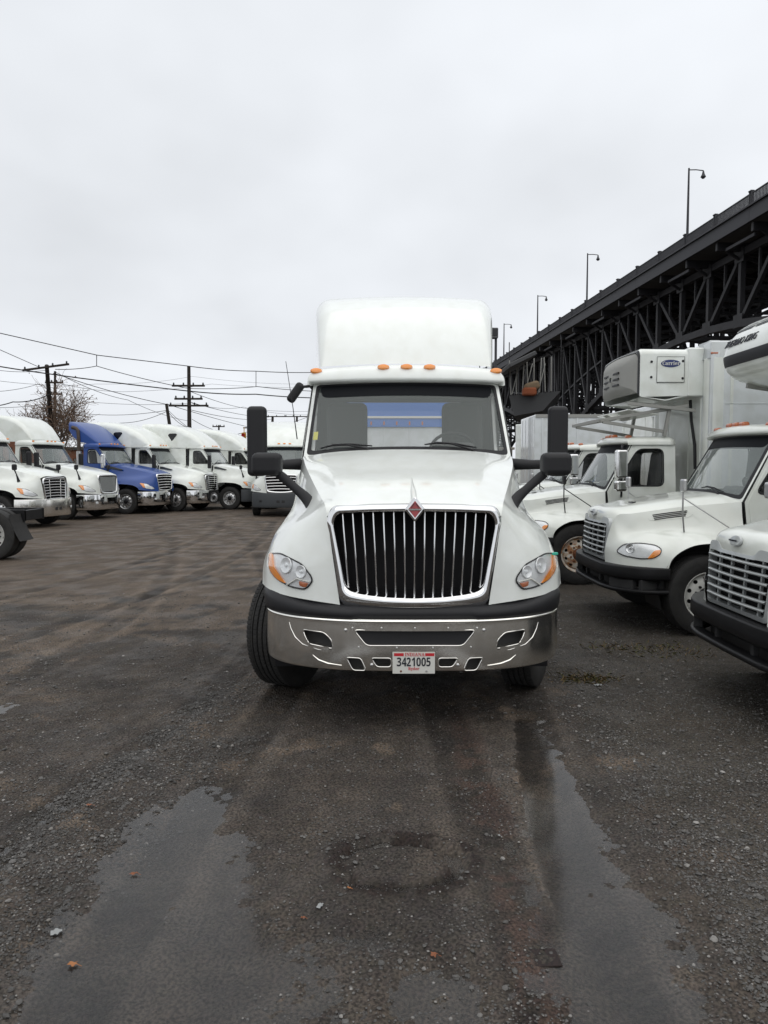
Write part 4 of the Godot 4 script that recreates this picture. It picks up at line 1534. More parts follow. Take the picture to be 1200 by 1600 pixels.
	nz.lathe(P2([0.03, 0, 0.028, 0.012, 0, 0.014]), 10, Transform3D(Basis().scaled_local(V(1, 1, 1.6)), V(0.25, 1.49, -0.6)))
	part(nz, "hood_latch", M.black_plastic, t)
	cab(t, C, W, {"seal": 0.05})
	roof(t, C, W, 0.11, false)
	for u in [-0.8, -0.2, 0.0, 0.2, 0.8]:
		var l := MB.new()
		l.box(V(u * 0.86, 2.463 - 0.05 * u * u, -2.0 - 0.12 * u * u), V(0.13, 0.07, 0.1), 0.03, Basis(), 3)
		part(l, "marker_light", M.amber_dim, t)
	var en := MB.new()
	en.box(V(0, 0.85, -1.2), V(0.8, 0.6, 1.2), 0.06)
	en.tube(P([V(-0.9, 0.45, wz), V(0.9, 0.45, wz)]), 0.06, 8)
	for s in [-1.0, 1.0]:
		en.box(V(s * 0.4, 0.8, -4.6), V(0.08, 0.22, 7.0), 0.01)
	part(en, "chassis_frame", M.dark, t)
	for s in [-1.0, 1.0]:
		wheel(t, V(s * 1.05, r, -6.6), r, s, "drive", o.get("rims", M.wheel_white), 0.0, 24)
	# cargo box: panels, posts, rounded top corners
	if o.get("box", true):
		var z0: float = o.get("z0", -3.2)
		var L := 6.5
		var bxs := MB.new()
		var h1: float = o.get("top", 3.95)
		bxs.box(V(0, (0.98 + h1) / 2, z0 - L / 2), V(2.44, h1 - 0.98, L), 0.03)
		var bo := part(bxs, "cargo_box", M.box_panel, t)
		for s in [-1.0, 1.0]:
			var po := MB.new()
			po.lathe(P2([0.0, 0.0, 0.17, 0.0, 0.17, h1 - 1.25, 0.0, h1 - 1.25]), 20, Transform3D(Basis(), V(s * 1.075, 0.98, z0 - 0.135)))
			part(po, "corner_post", M.cream_paint, bo)
			var cp := MB.new()
			var rows := []
			for k in 7:
				var a := PI / 2 * k / 6
				rows.append(P([V(s * (1.1 + 0.135 * cos(a)), h1 - 0.28 + 0.3 * sin(a), z0 - 0.13 - 0.05 * sin(a)), V(s * (1.1 + 0.095 * cos(a)), h1 - 0.28 + 0.3 * sin(a), z0 + 0.02 - 0.05 * sin(a)), V(s * (1.0 + 0.0 * cos(a)), h1 - 0.28 + 0.29 * sin(a), z0 + 0.03 - 0.05 * sin(a)), V(s * 0.8, h1 - 0.28 + 0.28 * sin(a), z0 + 0.02)]))
			cp.grid(rows)
			var cpp := part(cp, "corner_cap", M.grille_silver, bo)
			var al := MB.new()
			al.box(V(s * 1.21, h1 - 0.2, z0 - 0.06), V(0.03, 0.035, 0.12), 0.01)
			part(al, "corner_light", M.amber_dim, cpp)
			var ra := MB.new()
			ra.box(V(s * 1.225, 1.02, z0 - L / 2), V(0.03, 0.1, L - 0.3), 0.01)
			ra.box(V(s * 1.225, h1 - 0.04, z0 - L / 2 - 0.1), V(0.03, 0.1, L - 0.4), 0.01)
			ra.box(V(s * 1.222, 2.95, z0 - L / 2 - 0.1), V(0.008, 0.012, L - 0.3), 0.002)
			part(ra, "rail", M.box_panel, bo)
			for k in 5:
				var sm2 := MB.new()
				var zz := z0 - 0.35 - k * 1.22
				sm2.box(V(s * 1.2225, (1.1 + h1) / 2, zz), V(0.007, h1 - 1.25, 0.05), 0.002)
				for j in 18:
					sm2.box(V(s * 1.227, 1.2 + j * 0.145, zz), V(0.006, 0.016, 0.016), 0.003)
				part(sm2, "panel_seam", M.cream_paint, bo)
		var fs := MB.new()
		fs.box(V(0, (1.1 + h1) / 2 - 0.05, z0 + 0.006), V(1.85, h1 - 1.4, 0.03), 0.008)
		for x in [-0.46, 0.46]:
			fs.box(V(x, (1.1 + h1) / 2 - 0.05, z0 + 0.024), V(0.05, h1 - 1.5, 0.012), 0.004)
		part(fs, "front_sheet", M.cream_paint, bo)
	return t

func one_side(mb: MB, s: float) -> MB:
	if s > 0:
		return mb
	for i in mb.v.size():
		mb.v[i].x = -mb.v[i].x
		mb.n[i].x = -mb.n[i].x
	for i in range(0, mb.ix.size(), 3):
		var k := mb.ix[i + 1]
		mb.ix[i + 1] = mb.ix[i + 2]
		mb.ix[i + 2] = k
	return mb

func cooler_blunt(t: Node3D) -> void:
	# squared white unit with a dark grille nose and a blue oval badge
	var mb := MB.new()
	mb.grid([arch(-2.95, 0.95, 3.1, 3.86, 0.1, 0.02), arch(-2.2, 0.95, 3.08, 3.87, 0.1, 0.02), arch(-2.16, 0.94, 3.1, 3.85, 0.1, 0.02)])
	mb.grid([arch(-2.95, 0.95, 3.1, 3.12, 0.01, 0.0), arch(-2.6, 0.92, 3.02, 3.04, 0.01, -0.02), arch(-2.2, 0.95, 3.08, 3.09, 0.01, -0.02)])
	mb.box(V(0, 3.48, -3.1), V(1.94, 0.8, 0.32), 0.03)
	var u := part(mb, "cooling_unit", M.white_paint, t)
	var ns := MB.new()
	ns.grid([arch(-2.165, 0.945, 3.10, 3.85, 0.1, 0.02), arch(-2.10, 0.92, 3.13, 3.83, 0.1, 0.02, 0.04), arch(-2.09, 0.9, 3.15, 3.81, 0.1, 0.02, 0.05)])
	part(ns, "nose_band", M.gloss_black, u)
	var nc := MB.new()
	nc.grid([arch(-2.095, 0.89, 3.15, 3.80, 0.12, 0.02, 0.05), arch(-2.0, 0.8, 3.22, 3.70, 0.14, 0.02, 0.08), arch(-1.97, 0.5, 3.3, 3.62, 0.1, 0.0, 0.04), arch(-1.97, 0.05, 3.42, 3.5, 0.02, 0.0)])
	nc.grid([P([V(-0.89, 3.15, -2.145), V(0, 3.15, -2.095), V(0.89, 3.15, -2.145)]), P([V(-0.8, 3.22, -2.08), V(0, 3.22, -2.0), V(0.8, 3.22, -2.08)]), P([V(-0.5, 3.3, -2.01), V(0, 3.3, -1.97), V(0.5, 3.3, -2.01)]), P([V(-0.05, 3.42, -1.97), V(0, 3.42, -1.97), V(0.05, 3.42, -1.97)])])
	part(nc, "nose_cover", M.weathered_cover, u)
	for k in 3:
		bar(u, "nose_slat", M.black_plastic, V(-0.4, 3.34 + k * 0.1, -1.985), V(0.4, 3.34 + k * 0.1, -1.985), 0.02, 0.03)
	var dr := MB.new()
	dr.box(V(0.955, 3.52, -2.66), V(0.012, 0.40, 0.44), 0.004)
	var d := part(dr, "access_door", M.white_paint, u)
	var gp := MB.new()
	var lp := P([V(0.958, 3.31, -2.44), V(0.958, 3.73, -2.44), V(0.958, 3.73, -2.89), V(0.958, 3.31, -2.89), V(0.958, 3.31, -2.44)])
	gp.tube(lp, 0.004, 4, false)
	part(gp, "door_gap", M.dark, d)
	var ov := MB.new()
	ov.lathe(P2([0.16, 0, 0.155, 0.008, 0, 0.01]), 24, Transform3D(Basis(V(0, 0, 1), -PI / 2).scaled_local(V(0.38, 1, 1)), V(0.962, 3.62, -2.66)))
	part(ov, "oval_badge", M.badge_blue, d)
	text("Carrier", 0.055, Transform3D(Basis(V(0, 1, 0), PI / 2), V(0.974, 3.62, -2.66)), M.plate_white, d, "lettering", 0.003, "Droid Serif")
	for p in [V(0.955, 3.65, -2.35), V(0.955, 3.4, -2.35), V(0.962, 3.66, -2.86), V(0.962, 3.38, -2.86)]:
		var bo := MB.new()
		bo.lathe(P2([0.022, 0, 0.018, 0.01, 0, 0.012]), 8, Transform3D(Basis(V(0, 0, 1), -PI / 2), p))
		part(bo, "latch", M.black_plastic, u)
	var vt := MB.new()
	vt.box(V(0.6, 3.86, -2.6), V(0.4, 0.03, 0.18), 0.01)
	part(vt, "top_vent", M.grille_silver, u)
	# hoses down the front wall and the open frame of an old wind deflector above the cab
	var ho := MB.new()
	ho.tube(P([V(0.7, 3.05, -3.1), V(0.72, 2.7, -3.12), V(0.8, 2.3, -3.15), V(0.82, 1.9, -3.16)]), 0.025, 6)
	part(ho, "hose", M.black_plastic, u)
	var df := [[V(0.85, 2.95, -3.0), V(0.85, 2.70, -1.55)], [V(-0.85, 2.95, -3.0), V(-0.85, 2.70, -1.55)], [V(0.85, 2.70, -1.55), V(-0.85, 2.70, -1.55)], [V(0.85, 2.52, -2.6), V(0.85, 2.68, -1.6)], [V(-0.85, 2.52, -2.6), V(-0.85, 2.68, -1.6)], [V(0.85, 2.44, -2.62), V(0.85, 2.9, -2.7)], [V(-0.85, 2.44, -2.62), V(-0.85, 2.9, -2.7)], [V(0.9, 2.98, -2.0), V(0.9, 2.86, -3.1)], [V(0.0, 2.95, -3.0), V(0.0, 2.70, -1.55)]]
	for e in df:
		bar(t, "deflector_strut", M.weathered_cover, e[0], e[1], 0.06, 0.05)
	var sh := MB.new()
	sh.box(V(0, 2.84, -2.25), V(1.75, 0.02, 0.5), 0.006, Basis(V(1, 0, 0), -0.16))
	part(sh, "deflector_sheet", M.cream_paint, t)

func cooler_round(t: Node3D) -> void:
	# rounded white unit with a dark intake slot under its name
	var prof := A2([3.93, -3.05, 3.93, -2.78, 3.87, -2.52, 3.76, -2.33, 3.62, -2.21, 3.48, -2.155, 3.36, -2.15, 3.22, -2.21, 3.10, -2.40, 3.02, -2.72, 3.0, -3.05])
	var skin := func(f: float, u: float, off: float) -> Vector3:
		var p: Vector2 = spl(prof, f)
		var d: Vector2 = spl(prof, minf(f + 0.05, 10.0)) - spl(prof, maxf(f - 0.05, 0.0))
		var n := Vector2(-d.y, d.x).normalized() * -1.0
		var in_ := 0.16 * pow(absf(u), 8.0)
		return V(u * 0.98, lerpf(p.x, 3.46, in_ * 0.5) + n.x * off, lerpf(p.y, -3.05, in_) + n.y * off)
	var sheet := func(f0: float, f1: float, u0: float, u1: float, off: float, nf: int, nu: int) -> MB:
		var m := MB.new()
		var rows := []
		for j in nf + 1:
			var row := PackedVector3Array()
			for i in nu + 1:
				row.append(skin.call(lerpf(f0, f1, float(j) / nf), lerpf(u0, u1, float(i) / nu), off))
			rows.append(row)
		m.grid(rows)
		return m
	var mb: MB = sheet.call(0.0, 10.0, -1.0, 1.0, 0.0, 40, 24)
	for e in [-1.0, 1.0]:
		var side := PackedVector3Array()
		for k in 41:
			side.append(skin.call(k * 0.25, e, 0.0))
		mb.poly(side)
	mb.box(V(0, 3.46, -3.12), V(1.94, 0.90, 0.16), 0.02)
	var u := part(mb, "cooling_unit", M.white_paint, t)
	part(sheet.call(5.45, 6.55, -0.93, 0.93, 0.006, 5, 20), "intake_slot", M.black_plastic, u)
	for k in 3:
		part(sheet.call(2.0, 3.15, -0.85 + k * 0.6, -0.33 + k * 0.6, 0.006, 4, 6), "top_vent", M.grey_plastic, u)
	for k in 3:
		var ln := MB.new()
		var pts := PackedVector3Array()
		for i in 13:
			pts.append(skin.call(2.3 + 0.3 * k, lerpf(-0.86, 0.88, i / 12.0), 0.010))
		ln.tube(pts, 0.007, 5)
		part(ln, "vent_rib", M.white_paint, u)
	text("THERMO KING", 0.10, Transform3D(Basis(V(1, 0, 0), -0.53), V(-0.36, 3.585, -2.188)), M.ink, u, "lettering", 0.012, "Droid Sans", 0.95, 400)
	for s in [-1.0, 1.0]:
		bar(t, "unit_bracket", M.weathered_cover, V(s * 0.8, 2.95, -3.15), V(s * 0.8, 3.05, -2.5), 0.06, 0.06)

# ---------------------------------------------------------------- plain trailers behind
func trailer(label: String, pos: Vector3, yaw: float, L: float, top: float, side: Material, cat := "trailer") -> Node3D:
	var t := thing("box_trailer", label, cat, pos, yaw, "box trailers behind the trucks")
	var b := MB.new()
	b.box(V(0, (1.1 + top) / 2, -L / 2), V(2.5, top - 1.1, L), 0.05, Basis(), 2)
	var body := part(b, "trailer_box", side, t)
	var n := int(L / 1.2)
	for s in [-1.0, 1.0]:
		for k in n:
			bar(body, "side_post", side, V(s * 1.253, 1.15, -0.3 - k * 1.2), V(s * 1.253, top - 0.08, -0.3 - k * 1.2), 0.03, 0.06)
		bar(body, "rail", M.weathered_cover, V(s * 1.26, 1.12, -0.05), V(s * 1.26, 1.12, -L + 0.05), 0.04, 0.14)
		bar(body, "rail", M.weathered_cover, V(s * 1.26, top - 0.05, -0.05), V(s * 1.26, top - 0.05, -L + 0.05), 0.04, 0.12)
		bar(t, "landing_leg", M.black_steel, V(s * 0.7, 0.02, -2.2), V(s * 0.7, 1.1, -2.2), 0.1, 0.1)
	for k in 4:
		bar(body, "front_post", side, V(-0.9 + 0.6 * k, 1.2, 0.004), V(-0.9 + 0.6 * k, top - 0.1, 0.004), 0.05, 0.02)
	for s in [-1.0, 1.0]:
		for z in [-L + 1.2, -L + 2.5]:
			wheel(t, V(s * 1.05, 0.5, z), 0.5, s, "drive", M.wheel_white, 0.0, 20)
	return t

# ---------------------------------------------------------------- the steel viaduct
const BR_AZ := -0.0687
func bp(d: float, lat: float, y: float) -> Vector3:
	return V(sin(BR_AZ) * d + cos(BR_AZ) * lat, y, -cos(BR_AZ) * d + sin(BR_AZ) * lat)

func arch_y(d: float) -> float:
	var k := fposmod(d - 25.0, 90.0) - 45.0
	return 14.55 - 0.0057 * k * k

func viaduct() -> void:
	var t := thing("steel_viaduct", "long dark steel viaduct on arched trusses with railing, rising behind the delivery trucks", "bridge")
	var S: Material = M.bridge_steel
	var n := 40
	var bay := 5.35
	var d0 := 34.7
	var d1 := d0 + n * bay
	# deck slab and edge girder in lengths
	for k in n / 4:
		var a := d0 + k * 4 * bay
		var b := a + 4 * bay - 0.02
		bar(t, "deck_slab", M.deck_concrete, bp(a, 41, 21.75), bp(b, 41, 21.75), 17.6, 0.5)
		bar(t, "edge_girder", M.bridge_rail, bp(a, 32.15, 21.4), bp(b, 32.15, 21.4), 0.25, 1.2)
		bar(t, "edge_girder", M.bridge_rail, bp(a, 49.8, 21.4), bp(b, 49.8, 21.4), 0.25, 1.2)
		bar(t, "edge_lip", M.bridge_rail, bp(a, 31.98, 21.95), bp(b, 31.98, 21.95), 0.3, 0.12)
		for l in [36.5, 39.5, 42.5, 45.5]:
			bar(t, "stringer", S, bp(a, l, 21.2), bp(b, l, 21.2), 0.25, 0.6)
	# railing: one panel of balusters per bay, shared
	var pm := MB.new()
	pm.box(V(0, 0.94, -bay / 2), V(0.12, 0.1, bay - 0.5), 0.02)
	pm.box(V(0, 0.12, -bay / 2), V(0.1, 0.08, bay - 0.5), 0.02)
	for k in 26:
		pm.box(V(0, 0.52, -0.35 - k * (bay - 0.7) / 25), V(0.05, 0.76, 0.1), 0.006)
	var pmesh := pm.mesh()
	var turn := Basis(Vector3.UP, -BR_AZ)
	for k in n:
		var d := d0 + k * bay
		var o := part(pmesh, "railing_panel", M.bridge_rail, t)
		o.transform = Transform3D(turn, bp(d, 32.15, 21.98))
		for e in [-0.13, 0.13]:
			bar(t, "railing_post", M.bridge_rail, bp(d + e, 32.15, 21.95), bp(d + e, 32.15, 23.08), 0.2, 0.09)
		bar(t, "post_cap", M.bridge_rail, bp(d - 0.2, 32.15, 23.1), bp(d + 0.2, 32.15, 23.1), 0.3, 0.08)
	# trusses
	for lat in [34.6, 41.0, 47.4]:
		for k in n:
			var a := d0 + k * bay
			var b := a + bay
			bar(t, "top_chord", S, bp(a, lat, 20.0), bp(b, lat, 20.0), 0.5, 0.6)
			bar(t, "arch_chord", S, bp(a, lat, arch_y(a)), bp(b - 0.001, lat, arch_y(b - 0.001)), 0.55, 0.65)
			bar(t, "truss_upright", S, bp(a, lat, arch_y(a)), bp(a, lat, 20.0), 0.42, 0.5)
			bar(t, "gusset_plate", S, bp(a - 0.7, lat - 0.28, 19.8), bp(a + 0.7, lat - 0.28, 19.8), 0.04, 1.2)
			bar(t, "gusset_plate", S, bp(a - 0.7, lat - 0.26, arch_y(a) + 0.2), bp(a + 0.7, lat - 0.26, arch_y(a) + 0.2), 0.04, 1.1)
			bar(t, "sub_upright", S, bp(a + bay / 2, lat, (20.0 + arch_y(a + bay / 2)) / 2), bp(a + bay / 2, lat, 20.0), 0.2, 0.22)
			var up := fposmod((a + bay / 2) - 25.0, 90.0) < 45.0
			if up:
				bar(t, "truss_diagonal", S, bp(a, lat, 19.9), bp(b, lat, arch_y(b)), 0.34, 0.38)
			else:
				bar(t, "truss_diagonal", S, bp(a, lat, arch_y(a)), bp(b, lat, 19.9), 0.34, 0.38)
			if arch_y(a) < 12.0:
				bar(t, "truss_tie", S, bp(a, lat, (arch_y(a) + 20.0) / 2), bp(b, lat, (arch_y(a + bay) + 20.0) / 2), 0.22, 0.24)
	for k in n:
		var a := d0 + k * bay
		bar(t, "floor_beam", S, bp(a, 32.3, 20.45), bp(a, 49.7, 20.45), 0.3, 0.7)
		bar(t, "bracket", S, bp(a, 32.4, 20.6), bp(a, 34.6, 19.3), 0.2, 0.22)
		bar(t, "bracket", S, bp(a, 49.6, 20.6), bp(a, 47.4, 19.3), 0.2, 0.22)
		var ya := arch_y(a)
		bar(t, "sway_brace", S, bp(a, 34.6, ya), bp(a, 47.4, 19.8), 0.22, 0.26)
		bar(t, "sway_brace", S, bp(a, 47.4, ya), bp(a, 34.6, 19.8), 0.22, 0.26)
		bar(t, "strut", S, bp(a, 34.6, ya), bp(a, 47.4, ya), 0.3, 0.36)
		bar(t, "strut", S, bp(a, 34.6, (ya + 20) / 2), bp(a, 47.4, (ya + 20) / 2), 0.2, 0.24)
		var yb := arch_y(a + bay - 0.001)
		bar(t, "wind_brace", S, bp(a, 34.6, ya), bp(a + bay, 47.4, yb), 0.24, 0.2)
		bar(t, "wind_brace", S, bp(a, 47.4, ya), bp(a + bay, 34.6, yb), 0.3, 0.3)
		bar(t, "deck_brace", S, bp(a, 34.6, 20.0), bp(a + bay, 47.4, 20.0), 0.3, 0.3)
		bar(t, "deck_brace", S, bp(a, 47.4, 20.0), bp(a + bay, 34.6, 20.0), 0.3, 0.3)
		bar(t, "knee_brace", S, bp(a, 34.6, (ya + 20) / 2), bp(a + bay, 47.4, 19.6), 0.26, 0.26)
		if k % 2 == 0:
			bar(t, "drain_pipe", M.bridge_rail, bp(a + 0.5, 32.9, 20.05), bp(a + bay - 0.6, 32.9, 20.05), 0.24, 0.24)
	# piers where the arches meet
	for d in [25.0, 115.0, 205.0]:
		for lat in [34.6, 47.4]:
			for e in [-1.1, 1.1]:
				bar(t, "pier_leg", S, bp(d + e * 1.6, lat, 0.4), bp(d + e, lat, 20.0), 0.5, 0.6)
			for k in 6:
				var y := 0.8 + k * 3.1
				bar(t, "pier_lacing", S, bp(d - 1.5, lat, y), bp(d + 1.4, lat, y + 3.0), 0.16, 0.18)
				bar(t, "pier_lacing", S, bp(d + 1.5, lat, y), bp(d - 1.4, lat, y + 3.0), 0.16, 0.18)
			var ft := MB.new()
			ft.box(bp(d, lat, 0.2), V(2.6, 0.9, 5.2), 0.08)
			part(ft, "footing", M.deck_concrete, t)
		for k in 3:
			var y := 2.0 + k * 6.0
			bar(t, "pier_brace", S, bp(d, 34.6, y), bp(d, 47.4, y + 5.5), 0.3, 0.3)
			bar(t, "pier_brace", S, bp(d, 47.4, y), bp(d, 34.6, y + 5.5), 0.3, 0.3)
	# lamp posts along the railing
	var i := 0
	for d in [66.5, 93.2, 116.0, 139.0, 162.0]:
		var names := ["single-arm lamp post on the viaduct railing, the tallest looking one of its line", "single-arm lamp post on the viaduct railing, the next along from the tallest", "single-arm lamp post on the viaduct railing, midway along the line", "small looking lamp post on the viaduct railing beside the white roof fairing", "farthest lamp post on the viaduct railing"]
		var l := thing("street_lamp", names[i], "street lamp", bp(d, 32.2, 22.0), -BR_AZ, "lamp posts on the viaduct")
		i += 1
		var pm2 := MB.new()
		pm2.tube(P([V(0, 0, 0), V(0, 6.9, 0)]), [0.13, 0.08], 8)
		part(pm2, "post", M.bridge_rail, l)
		var am := MB.new()
		am.tube(P([V(0, 6.75, 0), V(0.7, 6.78, 0), V(1.35, 6.72, 0)]), 0.05, 6)
		part(am, "arm", M.bridge_rail, l)
		var hd := MB.new()
		hd.lathe(P2([0.05, 0.0, 0.08, -0.1, 0.12, -0.3, 0.24, -0.55, 0.22, -0.58, 0.1, -0.7, 0.0, -0.74]), 12, Transform3D(Basis(), V(1.35, 6.72, 0)))
		part(hd, "lamp_head", M.bridge_rail, l)

func work_platform() -> void:
	# the hung platform under the far part of the viaduct
	var t := thing("work_platform", "grey hung work platform with tarpaulins under the far end of the viaduct", "scaffold")
	var D := 92.0
	var c := at(832, 612, D)
	var hull := MB.new()
	var a := at(795, 618, D)
	var b := at(876, 611, D)
	var e := at(848, 642, D)
	var f := at(803, 650, D)
	var back := V(3.0, 0, -14)
	hull.poly(P([a, b, e, f]))
	hull.poly(P([a + back, b + back, e + back, f + back]))
	for q in [[a, b], [b, e], [e, f], [f, a]]:
		hull.poly(P([q[0], q[1], q[1] + back, q[0] + back]))
	part(hull, "platform_hull", M.platform_grey, t)
	for k in 8:
		var p := at(798 + k * 9, 617 - k * 0.8, D - 0.3)
		bar(t, "scaffold_post", M.weathered_cover, p, p + V(0.2 * (k % 3 - 1), 4.2, 0), 0.12, 0.12)
	for k in 3:
		bar(t, "scaffold_brace", M.weathered_cover, at(800 + 20 * k, 616, D - 0.4), at(812 + 20 * k, 568, D - 0.4), 0.1, 0.1)
	var rf := MB.new()
	rf.box(at(803, 572, D - 1), V(3.4, 0.5, 12), 0.1, Basis(V(0, 0, 1), 0.45))
	part(rf, "roof_sheet", M.platform_grey, t)
	var tp := MB.new()
	tp.box(at(827, 612, D - 0.6), V(1.7, 1.0, 1.2), 0.3, Basis(), 3)
	part(tp, "tarpaulin", M.tarp_orange, t)
	var tq := MB.new()
	tq.box(at(831, 604, D - 0.4), V(1.9, 1.1, 1.2), 0.4, Basis(V(0, 0, 1), 0.3), 3)
	part(tq, "tarpaulin", M.tarp_tan, t)
	bar(t, "hanger", M.bridge_steel, a, a + V(0, 6.5, 0), 0.1, 0.1)
	bar(t, "hanger", M.bridge_steel, b, b + V(0, 6.5, 0), 0.1, 0.1)

# ---------------------------------------------------------------- poles, wires, tree, buildings
func pole(label: String, foot: Vector3, head: Vector3, arms: Array, r := 0.16) -> void:
	var t := thing("utility_pole", label, "utility pole", foot, 0.0, "utility poles along the street")
	var mb := MB.new()
	var top := head - foot
	mb.tube(P([V(0, -0.3, 0), top * 0.5, top]), [r * 1.25, r * 1.1, r * 0.85], 10)
	part(mb, "pole", M.pole_wood, t)
	for a in arms:
		var c: Vector3 = top * a[0]
		bar(t, "crossarm", M.pole_wood, c + V(-a[1], a[2], 0.2), c + V(a[1], -a[2], 0.2), 0.14, 0.16)
		for k in 4:
			var f := lerpf(-0.9, 0.9, k / 3.0)
			var ins := MB.new()
			ins.lathe(P2([0.05, 0.0, 0.09, 0.06, 0.05, 0.1, 0.08, 0.16, 0.0, 0.22]), 8, Transform3D(Basis(), c + V(f * a[1], -f * a[2] + 0.07, 0.2)))
			part(ins, "insulator", M.grey_plastic, t)

var wire_no := 0
func wire(pts: Array, r: float, sag := 0.0) -> void:
	# pts: [px, py, distance] along the cable
	var line := []
	for p in pts:
		line.append(at(p[0], p[1], p[2]))
	var out := PackedVector3Array()
	for s in line.size() - 1:
		for k in 12:
			var f := k / 12.0
			out.append(line[s].lerp(line[s + 1], f) - V(0, sag * 4.0 * f * (1.0 - f), 0))
	out.append(line[-1])
	var mb := MB.new()
	mb.tube(out, r, 5, false)
	var o := part(mb, "overhead_wire", M.wire, self)
	if pts.size() == 2 and absf(pts[0][0] - pts[1][0]) < 2.0:
		meta(o, "short upright tie hanging between two overhead wires", "wire", "upright wire ties")
	elif r > 0.04:
		meta(o, "thick black overhead cable strung between the utility poles", "wire", "thick overhead cables")
	elif r > 0.026:
		meta(o, "medium dark overhead wire strung between the utility poles", "wire", "medium overhead wires")
	else:
		meta(o, "thin dark overhead wire crossing behind the utility poles", "wire", "thin overhead wires")

func wires() -> void:
	for w in [
		[[[-60, 507, 56], [152, 555, 61], [294, 572, 64]], 0.035, 0.0], [[[294, 572, 64], [400, 580, 68], [520, 581, 74]], 0.035, 0.1],
		[[[-60, 562, 57], [75, 584, 60], [294, 611, 64]], 0.05, 0.05], [[[294, 611, 64], [400, 616, 68], [520, 622, 74]], 0.05, 0.1],
		[[[-60, 520, 50], [62, 574, 60]], 0.025, 0.0], [[[86, 577, 60], [151, 572, 61.5], [294, 607, 64]], 0.03, 0.1],
		[[[294, 607, 64], [402, 604, 67], [520, 612, 74]], 0.03, 0.1], [[[88, 582, 60], [200, 625, 80], [296, 658, 100]], 0.025, 0.3],
		[[[84, 583, 60], [262, 632, 70], [430, 676, 120]], 0.03, 0.2], [[[-40, 571, 57], [75, 578, 60]], 0.02, 0.3], [[[-40, 612, 70], [60, 600, 85], [140, 610, 95]], 0.025, 0.3],
		[[[-40, 636, 70], [100, 624, 90], [296, 630, 110]], 0.025, 0.4], [[[-30, 649, 60], [130, 646, 80], [262, 641, 70]], 0.025, 0.3],
		[[[296, 628, 64], [420, 652, 110]], 0.025, 0.3], [[[296, 640, 64], [425, 655, 110]], 0.025, 0.4], [[[298, 612, 64], [400, 640, 110], [520, 640, 130]], 0.025, 0.3],
		[[[186, 661, 75], [262, 642, 70], [296, 668, 64]], 0.025, 0.3], [[[330, 680, 80], [380, 676, 70], [480, 652, 90]], 0.025, 0.2], [[[262, 640, 70], [300, 672, 62]], 0.02, 0.1],
		[[[-40, 633, 55], [20, 628, 60], [78, 616, 60]], 0.04, 0.2], [[[96, 600, 62], [200, 612, 90], [330, 600, 120], [500, 606, 130]], 0.02, 0.2], [[[-40, 590, 70], [150, 600, 100], [300, 588, 130], [480, 600, 150]], 0.02, 0.4],
		[[[300, 630, 64], [380, 636, 90], [480, 648, 120]], 0.02, 0.3], [[[300, 655, 64], [360, 676, 85], [430, 684, 110]], 0.022, 0.3], [[[151, 555, 61.2], [151, 572, 61.4]], 0.03, 0.0], [[[400, 580, 68], [400, 604, 67.5]], 0.03, 0.0]]:
		wire(w[0], w[1], w[2])

func branch(mb: MB, tw: MB, lf: MB, p: Vector3, d: Vector3, len_: float, r: float, lev: int) -> void:
	var pts := PackedVector3Array([p])
	var rs := [r]
	var q := p
	var dd := d
	var n := 4
	for k in n:
		dd = (dd + V(rng.randf_range(-0.22, 0.22), rng.randf_range(-0.08, 0.16), rng.randf_range(-0.22, 0.22))).normalized()
		q += dd * len_ / n
		pts.append(q)
		rs.append(r * (1.0 - 0.5 * (k + 1.0) / n))
		if lev < 3 and (k > 0 or lev > 0):
			for j in (1 if lev == 2 and k % 2 else 2):
				var side := dd.cross(V(rng.randf_range(-1, 1), rng.randf_range(-1, 1), rng.randf_range(-1, 1))).normalized()
				branch(mb, tw, lf, q, (dd * 0.75 + side * rng.randf_range(0.5, 0.95)).normalized(), len_ * rng.randf_range(0.5, 0.72), r * 0.55, lev + 1)
	(mb if lev < 2 else tw).tube(pts, rs, 6 if lev < 2 else 3, false)
	if lev >= 2 and rng.randf() < 0.2:
		for k in 2:
			var c := q + V(rng.randf_range(-0.15, 0.15), rng.randf_range(-0.15, 0.15), rng.randf_range(-0.15, 0.15))
			var a := V(rng.randf_range(-1, 1), rng.randf_range(-1, 1), rng.randf_range(-1, 1)).normalized() * 0.09
			var b := a.cross(V(rng.randf_range(-1, 1), rng.randf_range(-1, 1), 0.3)).normalized() * 0.06
			lf.poly(P([c - a, c + b, c + a, c - b]))

func bare_tree(label: String, pos: Vector3, high: float, sd: int) -> void:
	rng.seed = sd
	var t := thing("bare_tree", label, "tree", pos, 0.0, "bare trees beyond the parked row")
	var mb := MB.new()
	var tw := MB.new()
	var lf := MB.new()
	mb.tube(P([V(0, -0.2, 0), V(0.05, high * 0.18, 0), V(0, high * 0.34, 0.1)]), [high * 0.032, high * 0.024, high * 0.02], 9)
	for k in 5:
		var a := TAU * k / 5.0 + rng.randf()
		branch(mb, tw, lf, V(0, high * (0.3 + 0.02 * k), 0), V(cos(a) * 0.55, 0.85, sin(a) * 0.55).normalized(), high * 0.42, high * 0.013, 0)
	branch(mb, tw, lf, V(0, high * 0.34, 0.1), V(0, 1, 0), high * 0.45, high * 0.015, 0)
	part(mb, "trunk", M.bark, t)
	part(tw, "crown", M.twig, t)
	part(lf, "dead_leaves", M.dead_leaf, t)

